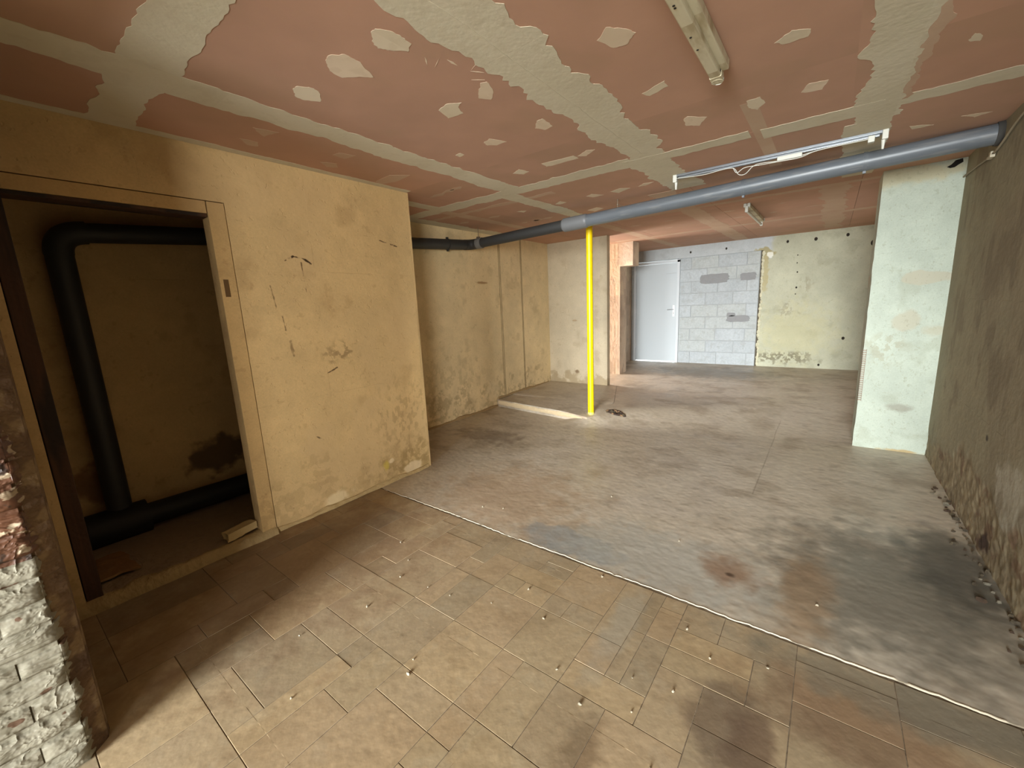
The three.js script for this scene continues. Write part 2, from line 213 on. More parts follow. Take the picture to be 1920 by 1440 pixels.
{
  const g = new THREE.BoxGeometry(0.075, 0.05, 0.19, 5, 4, 9), p = g.attributes.position; for (let i = 0; i < p.count; i++) { const x = p.getX(i), y = p.getY(i), z = p.getZ(i), e = 1 + 0.22 * (fbm(x * 30 + 4, z * 30 + y * 20, 3, 91) - 0.5) * 2; p.setXYZ(i, x * e, y * e - z * 0.05, z * e); } g.computeVertexNormals(); g.rotateY(0.12); g.translate(-0.075, 0.092, 1.615); uvm(g);
  tag(mesh('plaster_chunk', g, mat({ color: col(208, 184, 134), bumpMap: reliefRough, bumpScale: 0.008 })), 'broken cream plaster chunk lying on the closet threshold', 'rubble');
  const g2 = new THREE.BoxGeometry(0.3, 0.012, 0.26, 14, 1, 12), q = g2.attributes.position; for (let i = 0; i < q.count; i++) { const x = q.getX(i), z = q.getZ(i), e = 1 + 0.5 * (fbm(x * 12 + 2, z * 12, 3, 95) - 0.5); q.setXYZ(i, x * e, q.getY(i) + 0.02 * (fbm(x * 20, z * 20, 3, 96) - 0.5), z * e); } g2.computeVertexNormals(); g2.translate(-0.32, 0.078, 2.26); uvm(g2);
  tag(mesh('plaster_flake', g2, mat({ color: col(150, 112, 72), bumpMap: reliefRough, bumpScale: 0.008 })), 'ragged brown flake of plaster lying inside the closet', 'rubble');
}

// ---------------------------------------------------------------- recess wall with shallow pilaster, partition, passage
const recessMap = colourMap(1024, 1024, -3.8, 0.2, 0, 2.5, (z, y) => {
  let c = paint([230, 206, 160], [150, 124, 84], z, y, 400);
  c = mixc(c, [120, 98, 62], 0.15 * blot(z, y, -1.2, 0.55, 0.7, 0.35, 0.9, 0.7, 41) * sst(0.45, 0.62, fbm(z * 18, y * 14, 4, 411)));
  c = mixc(c, [116, 94, 62], 0.25 * baseDirt(z, y, 0.02, 0.3, 420) * sst(0.4, 0.55, fbm(z * 22, y * 22, 4, 421)));
  c = mixc(c, [224, 204, 164], 0.6 * blot(z, y, -2.1, 0.26, 0.15, 0.12, 0.6, 0.4, 42)); c = mixc(c, [150, 110, 70], 0.7 * blot(z, y, -2.0, 1.83, 0.1, 0.015, 0.7, 0.4, 43));
  const seam = Math.min(Math.abs(z + 2.405), Math.abs(z + 2.945)) + 0.012 * (fbm(z * 20, y * 9, 3, 431) - 0.5); // groove darkness painted into the colour either side of the strip
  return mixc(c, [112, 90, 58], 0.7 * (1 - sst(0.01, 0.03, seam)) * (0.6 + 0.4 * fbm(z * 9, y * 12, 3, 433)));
});
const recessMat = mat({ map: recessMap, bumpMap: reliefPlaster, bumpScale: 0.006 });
const wr = struct(group('wall_recess'), 'cream plaster wall of the recess with a shallow pilaster', 'wall');
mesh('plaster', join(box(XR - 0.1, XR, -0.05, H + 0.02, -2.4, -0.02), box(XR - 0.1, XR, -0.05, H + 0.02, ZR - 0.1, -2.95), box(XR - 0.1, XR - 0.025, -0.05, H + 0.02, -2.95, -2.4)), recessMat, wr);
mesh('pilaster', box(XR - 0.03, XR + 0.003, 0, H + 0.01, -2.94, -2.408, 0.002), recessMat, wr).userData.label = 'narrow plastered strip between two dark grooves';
mesh('base_crumble', sheet(200, 6, (s, t) => { const z = -0.05 - s * 3.6, f = z < -2.22 ? 0.115 : 0, w = 0.01 + 0.04 * Math.pow(fbm(z * 4, 1, 4, 171), 2), pz = 0; return [XR + pz + w * Math.cos(t * Math.PI / 2), f + (0.02 + 0.05 * Math.pow(fbm(z * 5, 3, 4, 172), 2)) * Math.sin(t * Math.PI / 2), z, z, t * 0.1]; }, true), mat({ color: col(158, 132, 92), bumpMap: reliefRough, bumpScale: 0.01 }), wr);
// raised slab in the recess
{
  const sh = new THREE.Shape(); const front = []; for (let i = 0; i <= 40; i++) { const s = i / 40, x = XR + s * (0.66 - XR); front.push([x, -2.21 + 0.19 * s + 0.015 * (fbm(x * 9, 0, 3, 181) - 0.5)]); }
  sh.moveTo(front[0][0], front[0][1]); for (const q of front) sh.lineTo(...q); sh.lineTo(0.78, -2.2); sh.lineTo(0.72, -2.7); sh.lineTo(0.3, ZR - 0.05); sh.lineTo(XR, ZR - 0.05);
  const g = new THREE.ExtrudeGeometry(sh, { depth: 0.16, bevelEnabled: true, bevelSize: 0.006, bevelThickness: 0.006, bevelSegments: 2 }); g.rotateX(Math.PI / 2); g.translate(0, 0.1, 0);
  const p = g.attributes.position; for (let i = 0; i < p.count; i++) if (p.getY(i) > 0) p.setY(i, p.getY(i) + 0.026 * sst(-2.15, -2.6, p.getZ(i)) - 0.03 * sst(0.2, 0.8, p.getX(i)) * sst(-2.6, -2.2, p.getZ(i))); g.computeVertexNormals(); uvm(g);
  mesh('raised_slab', g, floorMat, floor).userData.label = 'raised smooth concrete slab in the recess';
  mesh('slab_nosing', sheet(160, 6, (s, t) => { const x = XR + 0.02 + s * 1.5, z = -2.21 + 0.19 * (x - XR) / (0.66 - XR) + 0.003, a = t * Math.PI / 2; const w = 0.006 + 0.02 * Math.pow(fbm(x * 8, 1, 4, 195), 2); return [x, 0.1 - 0.035 * sst(0.2, 0.7, x) - 0.075 * t * (1 - 0.6 * sst(0.2, 0.62, x)), z + w * Math.sin(t * Math.PI), x, t * 0.08]; }, true), mat({ color: col(206, 184, 148), bumpMap: reliefRough, bumpScale: 0.008 }), floor).userData.label = 'pale chipped nosing of the raised slab';
}
const partMap = colourMap(768, 1024, -1, 1, 0, 2.5, (x, y) => {
  let c = paint([198, 182, 154], [140, 118, 88], x, y, 500); c = mixc(c, [110, 86, 60], 0.75 * blot(x, y, -0.4, 0.34, 0.05, 0.03, 0.8, 0.4, 51)); c = mixc(c, [140, 118, 84], 0.45 * baseDirt(x, y, 0.14, 0.14, 510)); return mixc(c, [150, 120, 84], 0.5 * blot(x, y, -0.42, 1.2, 0.05, 0.012, 0.8, 0.4, 52));
});
const partMat = mat({ map: partMap, bumpMap: reliefPlaster, bumpScale: 0.005 });
struct(mesh('wall_partition', box(XR - 0.1, 0.16, -0.05, H + 0.02, ZR - 0.1, ZR), partMat), 'cream plaster partition behind the yellow pole', 'wall');
const peachMat = mat({ map: colourMap(512, 1024, -1, 1, 0, 2.5, (x, y) => { let c = paint([214, 192, 170], [166, 142, 118], x, y, 530); c = mixc(c, [236, 218, 190], 0.7 * sst(0.45, 0.6, fbm(x * 5, y * 3, 4, 531)) * (y > 1.6 ? 1 : 0.3)); return mixc(c, [176, 156, 136], 0.5 * sst(0.55, 0.7, fbm(x * 8, y * 4, 4, 535)) * (y < 1.7 ? 1 : 0)); }), bumpMap: reliefRough, bumpScale: 0.006 });
struct(mesh('wall_pier', box(-2.3, -0.05, -0.05, H + 0.02, -5.05, -4.75, 0.004), peachMat), 'peach plastered pier beside the back door', 'wall');
struct(mesh('beam_stub', box(-0.06, 0.185, 2.09, H + 0.02, -5.03, -4.748, 0.004), peachMat), 'peach plastered beam end jutting from the pier under the ceiling', 'beam');
struct(mesh('wall_passage', join(box(-2.3, XR - 0.1, -0.05, H + 0.02, ZR - 0.1, ZR), box(-2.4, -2.3, 2.05, H + 0.02, -4.75, ZR - 0.1), box(-0.55, -0.5, -0.05, H + 0.02, D, -5.05)), peachMat), 'pale plaster walls of the side passage behind the partition', 'wall');

// ---------------------------------------------------------------- back wall: plaster, block infill, door
const XD0 = -0.44, XD1 = 0.51, YF = 0.155, XB1 = 1.925;
const backMap = colourMap(1024, 768, -0.6, 3.8, 0, 2.5, (x, y) => {
  const white = 1 - sst(2.02, 2.12, x + 0.12 * (fbm(x * 6, y * 6, 4, 601) - 0.5) + (y < 2.1 ? 0.3 : 0) - 0.12 * (y - 2.3));
  let c = mixc(paint([186, 185, 162], [126, 120, 96], x, y, 600), paint([188, 192, 193], [150, 150, 146], x, y, 605), white);
  c = mixc(c, [192, 184, 138], 0.4 * blot(x, y, 2.5, 0.8, 0.5, 0.45, 0.7, 0.7, 61)); c = mixc(c, [110, 104, 82], 0.7 * blot(x, y, 2.4, 0.33, 0.42, 0.1, 0.8, 0.5, 62) * sst(0.42, 0.56, fbm(x * 26, y * 26, 4, 621)));
  c = mixc(c, [150, 142, 118], 0.5 * blot(x, y, 2.6, 1.62, 0.1, 0.12, 0.8, 0.5, 63) * sst(0.5, 0.6, fbm(x * 30, y * 12, 3, 631))); c = mixc(c, [140, 132, 110], 0.5 * blot(x, y, 2.4, 1.2, 0.12, 0.1, 0.9, 0.6, 64) * sst(0.5, 0.6, fbm(x * 30, y * 30, 3, 641)));
  c = mixc(c, [158, 146, 104], 0.85 * blot(x, y, 1.93, 2.2, 0.16, 0.14, 0.7, 0.2, 65)); c = mixc(c, [176, 164, 124], 0.8 * blot(x, y, 2.0, 1.85, 0.05, 0.3, 0.8, 0.25, 66)); c = mixc(c, [240, 240, 232], 0.8 * blot(x, y, 2.06, 2.18, 0.05, 0.05, 0.7, 0.2, 67)); return c;
});
const backMat = mat({ map: backMap, bumpMap: reliefPlaster, bumpScale: 0.008 });
const wb = struct(group('wall_back'), 'back wall with white block infill and stained greenish cream plaster', 'wall');
mesh('plaster', join(box(XB1 + 0.035, W + 0.1, -0.05, H + 0.02, D - 0.2, D), box(-0.6, XB1 + 0.035, 2.27, H + 0.02, D - 0.2, D), box(-0.6, XD0, -0.05, 2.27, D - 0.2, D)), backMat, wb);
const blockMap = colourMap(512, 512, 0, 2, 0, 2, (x, y) => { const a = fbm(x * 4, y * 4, 4, 651), f = fbm(x * 50, y * 50, 3, 655), k = 0.93 + 0.06 * a + 0.1 * (f - 0.5); return mixc([186 * k, 191 * k, 193 * k], [164, 166, 165], 0.5 * sst(0.6, 0.75, fbm(x * 14, y * 14, 4, 658))); });
const blockMats = [[1, 1, 1], [0.94, 0.94, 0.94], [0.98, 0.97, 0.93]].map((c) => mat({ map: blockMap, bumpMap: reliefRough, bumpScale: 0.006, color: new THREE.Color().setRGB(...c) }));
const greyBlock = mat({ color: col(140, 140, 140), bumpMap: reliefRough, bumpScale: 0.008 });
mesh('mortar', box(XD1 - 0.02, XB1 - 0.012, -0.05, 2.27, D - 0.2, D - 0.03), mat({ color: col(172, 174, 174), bumpMap: reliefRough, bumpScale: 0.006 }), wb).userData.label = 'whitewashed mortar between the blocks';
{
  const R = rng(61), ys = [-0.04, 0.155, 0.4, 0.63, 0.865, 1.1, 1.335, 1.57, 1.8, 2.04, 2.268];
  for (let r = 0; r < ys.length - 1; r++) {
    let x = XD1 + 0.005 - (r % 2 ? 0.27 : 0) + (R() - 0.5) * 0.06; const y0 = ys[r] + 0.005, y1 = ys[r + 1] - 0.005;
    while (x < XB1 - 0.03) { const L = 0.5 + (R() - 0.5) * 0.05, a = Math.max(XD1 + 0.003, x), b = Math.min(XB1 - 0.015 + 0.012 * (R() - 0.5), x + L - 0.012); if (b - a > 0.04) mesh('block', box(a, b, y0, y1, D - 0.16, D - 0.022 + R() * 0.006, 0.005, 2), blockMats[Math.floor(R() * 3)], wb); x += L; }
  }
  // bare grey patches of unpainted block
  for (const [a, b, y0, y1] of [[0.89, 1.41, 1.74, 1.92], [1.6, 1.86, 1.76, 1.9], [1.4, 1.8, 0.99, 1.12], [1.4, 1.55, 1.1, 1.17]]) { const n = 24, sh = new THREE.Shape(), cx = (a + b) / 2, cy = (y0 + y1) / 2; for (let i = 0; i < n; i++) { const t = i / n * 2 * Math.PI, q = Math.pow(Math.pow(Math.abs(Math.cos(t)), 5) + Math.pow(Math.abs(Math.sin(t)), 5), -0.2) * (0.9 + 0.16 * R()); const px = cx + Math.cos(t) * q * (b - a) / 2, py = cy + Math.sin(t) * q * (y1 - y0) / 2; i ? sh.lineTo(px, py) : sh.moveTo(px, py); } const g = new THREE.ExtrudeGeometry(sh, { depth: 0.003, bevelEnabled: false }); g.translate(0, 0, D - 0.0175); mesh('bare_patch', uvm(g), greyBlock, wb).userData.label = 'bare grey patch on the white blocks'; }
  // dark gap beside the infill
  mesh('gap_fill', box(XB1 - 0.012, XB1 + 0.035, -0.05, 2.27, D - 0.2, D - 0.05), mat({ color: col(96, 88, 72), bumpMap: reliefRough, bumpScale: 0.02 }), wb).userData.label = 'deep rough gap between blocks and plaster';
  // spalled lumps on the gap edge
  for (let i = 0; i < 34; i++) { const y = 0.2 + i * 0.061, s = 0.014 + R() * 0.02, g = new THREE.IcosahedronGeometry(s, 1), p = g.attributes.position; for (let k = 0; k < p.count; k++) { const e = 0.8 + 0.5 * h2(Math.round(p.getX(k) * 9000), Math.round(p.getY(k) * 9000), i); p.setXYZ(k, p.getX(k) * e * 0.8, p.getY(k) * e * 1.5, p.getZ(k) * e); } g.computeVertexNormals(); g.translate(XB1 + 0.035 + (R() - 0.6) * 0.018, y, D - 0.014); mesh('mortar_lump', uvm(g), mat({ color: col(206, 200, 172), bumpMap: reliefRough, bumpScale: 0.006 }), wb); }
  const holeMat = mat({ color: col(46, 40, 32), roughness: 1 });
  for (const [x, y, s] of [[0.704, 2.368, 0.016], [1.342, 2.367, 0.016], [2.308, 2.373, 0.018], [2.707, 2.367, 0.022], [3.127, 2.38, 0.02], [3.46, 2.216, 0.035], [2.483, 1.844, 0.01], [2.486, 1.581, 0.013], [3.2, 0.7, 0.02], [2.47, 2.13, 0.008], [2.47, 2.0, 0.008], [2.48, 1.47, 0.008], [2.9, 0.23, 0.016]]) { const g = new THREE.TorusGeometry(s * 0.7, s * 0.38, 8, 14); g.scale(1, 1.25, 0.6); g.translate(x, y, D + 0.001); mesh('wall_anchor', join(uvm(g), uvm(cyl([x, y, D - 0.01], [x, y, D + 0.003], s * 0.75, 12))), holeMat, wb).userData.label = 'dark old anchor in the plaster'; }
}
// door
{
  const d = struct(group('door_1'), 'pale grey flush metal door with white handle plate in the back wall', 'door');
  const dm = mat({ color: col(194, 200, 203), roughness: 0.5, bumpMap: reliefFine, bumpScale: 0.0006 }), fm = mat({ color: col(206, 210, 213), roughness: 0.5 });
  const y1 = 2.25;
  mesh('door_frame', join(box(XD0, XD0 + 0.05, YF - 0.05, y1, D - 0.12, D + 0.012, 0.003), box(XD1 - 0.05, XD1, YF - 0.05, y1, D - 0.12, D + 0.012, 0.003), box(XD0, XD1, y1 - 0.045, y1 + 0.005, D - 0.12, D + 0.012, 0.003)), fm, d);
  mesh('door_leaf', box(XD0 + 0.053, XD1 - 0.053, YF + 0.03, y1 - 0.05, D - 0.045, D - 0.004, 0.004), dm, d);
  const pl = mesh('handle_plate', box(0.385, 0.425, 1.12, 1.35, D - 0.004, D + 0.006, 0.004), mat({ color: col(246, 246, 244), roughness: 0.35 }), d); pl.userData.label = 'white handle plate';
  mesh('lever', join(cyl([0.405, 1.265, D + 0.004], [0.405, 1.265, D + 0.045], 0.009, 14), tube([[0.405, 1.265, D + 0.043], [0.37, 1.265, D + 0.046], [0.29, 1.262, D + 0.044]], 0.008, 16, 10)), mat({ color: col(170, 174, 178), roughness: 0.35, metalness: 0.7 }), pl);
  mesh('keyhole', cyl([0.405, 1.19, D + 0.004], [0.405, 1.19, D + 0.0075], 0.008, 14), mat({ color: col(60, 60, 60) }), pl);
  mesh('closer_bracket', box(0.24, 0.44, 1.985, 2.0, D - 0.005, D + 0.004, 0.002), mat({ color: col(186, 190, 192), roughness: 0.5 }), d);
  for (const y of [0.45, 1.2, 2.0]) mesh('hinge', cyl([XD0 + 0.052, y, D + 0.004], [XD0 + 0.052, y + 0.09, D + 0.004], 0.008, 10), fm, d);
}

// ---------------------------------------------------------------- pillar and right wall
const pillarMap = colourMap(512, 1536, 3.2, 3.85, 0, 2.5, (x, y) => {
  let c = paint([177, 184, 169], [126, 126, 104], x * 1.2, y * 1.2, 700); c = mixc(c, [170, 165, 145], 0.85 * blot(x, y, 3.62, 1.575, 0.15, 0.055, 0.35, 0.15, 71)); c = mixc(c, [170, 165, 145], 0.75 * blot(x, y, 3.535, 1.21, 0.085, 0.09, 0.35, 0.2, 72));
  c = mixc(c, [150, 146, 124], 0.5 * blot(x, y, 3.42, 0.95, 0.12, 0.12, 0.9, 0.6, 73) * sst(0.45, 0.58, fbm(x * 30, y * 22, 4, 731))); c = mixc(c, [130, 126, 112], 0.6 * blot(x, y, 3.55, 0.42, 0.08, 0.035, 0.8, 0.5, 74)); c = mixc(c, [182, 168, 132], 0.6 * blot(x, y, 3.45, 2.42, 0.3, 0.07, 0.8, 0.5, 75)); c = mixc(c, [170, 164, 142], 0.6 * blot(x, y, 3.73, 1.13, 0.07, 0.04, 0.7, 0.4, 76));
  const sp = sst(0.72, 0.76, fbm(x * 70, y * 40, 3, 741)); c = mixc(c, [130, 126, 106], 0.2 * sp); return mixc(c, [164, 140, 96], 0.8 * blot(x, y, 3.62, 0.01, 0.16, 0.016, 0.6, 0.3, 77));
});
const pil = struct(group('pillar'), 'chalky cream plastered pillar standing against the right wall', 'pillar');
{
  // body with ragged front-left arris
  const n = 120, g = sheet(14, n, (s, t) => { const y = -0.03 + t * (H + 0.04), e = XP + 0.008 * (fbm(y * 6, 0, 4, 751) - 0.5) * 2 + (y > 0.45 && y < 0.96 ? 0.012 * fbm(y * 20, 1, 3, 752) : 0); const x = e + s * (W + 0.05 - e); return [x, y, ZP + 0.004 * (fbm(x * 6, y * 6, 3, 753) - 0.5) - (s === 0 ? 0.006 : 0), x, y]; });
  mesh('plaster', join(g, box(XP, W + 0.05, -0.03, H + 0.01, ZP - 0.42, ZP - 0.006)), mat({ map: pillarMap, bumpMap: reliefPlaster, bumpScale: 0.006 }), pil);
  const bead = [box(XP - 0.004, XP - 0.001, 0.455, 0.95, ZP - 0.02, ZP + 0.005)]; for (let i = 0; i < 24; i++) bead.push(box(XP - 0.004, XP + 0.022, 0.462 + i * 0.0205, 0.472 + i * 0.0205, ZP + 0.002, ZP + 0.005)); bead.push(box(XP + 0.02, XP + 0.024, 0.455, 0.95, ZP + 0.002, ZP + 0.005));
  mesh('corner_bead', join(bead), mat({ color: col(126, 112, 96), roughness: 0.55, metalness: 0.5 }), pil).userData.label = 'exposed slotted metal corner bead';
  // flat black patch painting the dark inside of a broken hole under the pipe
  const sh = new THREE.Shape(); [[3.655, 2.44], [3.68, 2.455], [3.7, 2.48], [3.74, 2.488], [3.745, 2.46], [3.72, 2.445], [3.7, 2.43], [3.675, 2.428]].forEach((q, i) => i ? sh.lineTo(...q) : sh.moveTo(...q)); const hg = new THREE.ExtrudeGeometry(sh, { depth: 0.004, bevelEnabled: false }); hg.translate(0, 0, ZP + 0.0015); mesh('hole_dark_patch', uvm(hg), mat({ color: col(24, 20, 15), roughness: 1 }), pil).userData.label = 'flat black patch for the dark of a broken hole at the pillar top';
}
const lostDepth = (z, y) => { const top = 0.22 + 0.42 * fbm(z * 2.2, 3, 4, 801) * (z > -1.6 ? 1 : 0.75) - 0.1; return sst(0.02, -0.06, y - top + 0.14 * (fbm(z * 9, y * 9, 4, 803) - 0.5)); };
const rightMap = colourMap(1280, 512, -2.8, 3.4, 0, 2.5, (z, y) => {
  let c = paint([148, 140, 114], [98, 88, 66], z, y, 800); c = mixc(c, [138, 126, 102], 0.6 * sst(0.45, 0.65, fbm(z * 1.6, y * 1.2, 4, 806)));
  c = mixc(c, [174, 168, 152], 0.75 * blot(z, y, -0.45, 0.45, 0.24, 0.2, 0.5, 0.25, 82)); c = mixc(c, [172, 166, 150], 0.7 * blot(z, y, 0.1, 0.55, 0.35, 0.35, 0.6, 0.25, 83)); c = mixc(c, [112, 100, 78], 0.5 * sst(0.58, 0.7, fbm(z * 6, y * 3, 4, 809)));
  const l = lostDepth(z, y); const rub = fbm(z * 24, y * 24, 4, 811); c = mixc(c, mixc([112, 98, 74], [166, 152, 122], rub * 1.5 - 0.25), l * 0.8); c = mixc(c, [96, 64, 44], 0.45 * l * sst(0.58, 0.66, fbm(z * 11, y * 11, 4, 814)));
  c = mixc(c, [54, 34, 22], 0.9 * blot(z, y, -0.74, 0.07, 0.09, 0.05, 0.7, 0.3, 84)); c = mixc(c, [44, 36, 26], 0.7 * blot(z, y, -0.95, 0.62, 0.025, 0.02, 0.7, 0.3, 85)); return c;
});
const rightMat = mat({ map: rightMap, bumpMap: reliefRough, bumpScale: 0.0025 });
const wrt = struct(group('wall_right'), 'grey-brown cement wall with crumbling render along its foot', 'wall');
mesh('render', sheet(420, 120, (s, t) => { const z = -2.55 + s * 5.9, y = -0.03 + Math.pow(t, 1.5) * (H + 0.05), l = lostDepth(z, y); const b = l * (0.006 + 0.009 * (fbm(z * 20, y * 26, 4, 821) - 0.5) + 0.006 * (fbm(z * 50, y * 60, 2, 823) - 0.5)); return [W + b + 0.004 * (fbm(z * 2, y * 2, 3, 825) - 0.5) - 0.03 * l * Math.max(0, 0.08 - y) * 5 * fbm(z * 6, 0, 3, 827), y, z, z, y]; }, true), rightMat, wrt);
mesh('backing', join(box(W + 0.06, W + 0.3, -0.1, H + 0.02, -2.55, 3.4), box(W, W + 0.3, -0.1, H + 0.02, D - 0.2, -2.55)), rightMat, wrt);
{ // rubble at the foot of the right wall
  const R = rng(901), shapes = [0, 1, 2, 3].map((v) => { const g = new THREE.IcosahedronGeometry(1, 1), p = g.attributes.position; for (let k = 0; k < p.count; k++) { const e = 0.7 + 0.6 * h2(Math.round(p.getX(k) * 90), Math.round(p.getY(k) * 90) + Math.round(p.getZ(k) * 70), v + 4); p.setXYZ(k, p.getX(k) * e, p.getY(k) * e * 0.75, p.getZ(k) * e * 1.2); } g.computeVertexNormals(); return uvm(g); });
  const mats = [[150, 132, 102], [196, 184, 158], [112, 84, 58], [132, 116, 90]].map((c) => mat({ color: col(...c), bumpMap: reliefRough, bumpScale: 0.3 }));
  for (let i = 0; i < 58; i++) { const z = -1.7 + (i + 0.3 + 0.4 * R()) / 58 * 2.2, s = 0.006 + R() * R() * 0.014, o = mesh('rubble_crumb', shapes[i % 4], mats[Math.floor(R() * 4)]); o.position.set(W - 0.012 - R() * R() * 0.11, s * 0.5 + 0.003 + floorY(W, z), z); o.scale.setScalar(s); o.rotation.set(R() * 6, R() * 6, R() * 6); tag(o, 'small crumb of fallen render at the foot of the right wall', 'rubble', 'render crumbs along the right wall'); }
  const peb = mat({ color: col(150, 140, 120) });
  for (const [x, z] of [[0.86, 1.02], [1.06, 1.12], [1.15, 1.25], [1.35, 1.22], [1.5, 1.2], [1.72, 1.12], [1.82, 0.93], [2.0, 1.06], [1.7, 1.64], [1.66, 1.58], [2.2, 1.27], [2.35, 1.35], [2.47, 1.13], [2.62, 1.1], [2.7, 0.86], [2.58, 0.75], [2.52, 1.27], [2.64, 1.42], [2.9, 0.78], [1.0, 0.36], [1.15, 0.3], [1.1, 1.8], [1.4, 1.98], [2.1, 0.62], [2.35, 0.04], [1.75, -0.3], [3.05, 0.25], [1.2, 1.5]]) { const s = 0.003 + R() * 0.0035, o = mesh('pebble', shapes[Math.floor(R() * 4)], peb); o.position.set(x, s * 0.6 + 0.003, z); o.scale.setScalar(s); o.rotation.set(R() * 6, R() * 6, R() * 6); tag(o, 'tiny pale pebble of plaster lying loose on the floor', 'pebble', 'pale pebbles strewn over the floor'); }
  // broken hole with rubble beside the pole
  const hole = mesh('floor_hole', sheet(20, 10, (s, t) => { const a = s * 2 * Math.PI, r = t, x = 0.93 + Math.cos(a) * r * (0.12 + 0.03 * Math.sin(a * 3)), z = -2.3 + Math.sin(a) * r * 0.05; return [x, floorY(x, z) + 0.006 + 0.02 * sst(0.5, 0.95, r) * (1 - sst(0.95, 1.0, r)) + 0.008 * (fbm(x * 40, z * 40, 3, 911) - 0.5), z, x, z]; }), mat({ map: colourMap(128, 128, 0.7, 1.2, -2.5, -2.1, (x, z) => mixc([48, 32, 22], [120, 92, 64], sst(0.45, 0.65, fbm(x * 40, z * 40, 3, 915)))) }), floor); hole.userData.label = 'broken dark hollow in the screed beside the yellow pole';
  for (let i = 0; i < 9; i++) { const s = 0.008 + R() * 0.012, o = mesh('rubble_crumb', shapes[i % 4], mats[Math.floor(R() * 4)]), x = 0.82 + R() * 0.26, z = -2.36 + R() * 0.1; o.position.set(x, floorY(x, z) + s * 0.5 + 0.008, z); o.scale.setScalar(s); tag(o, 'small concrete crumb in the hollow beside the yellow pole', 'rubble', 'concrete crumbs by the yellow pole'); }
}

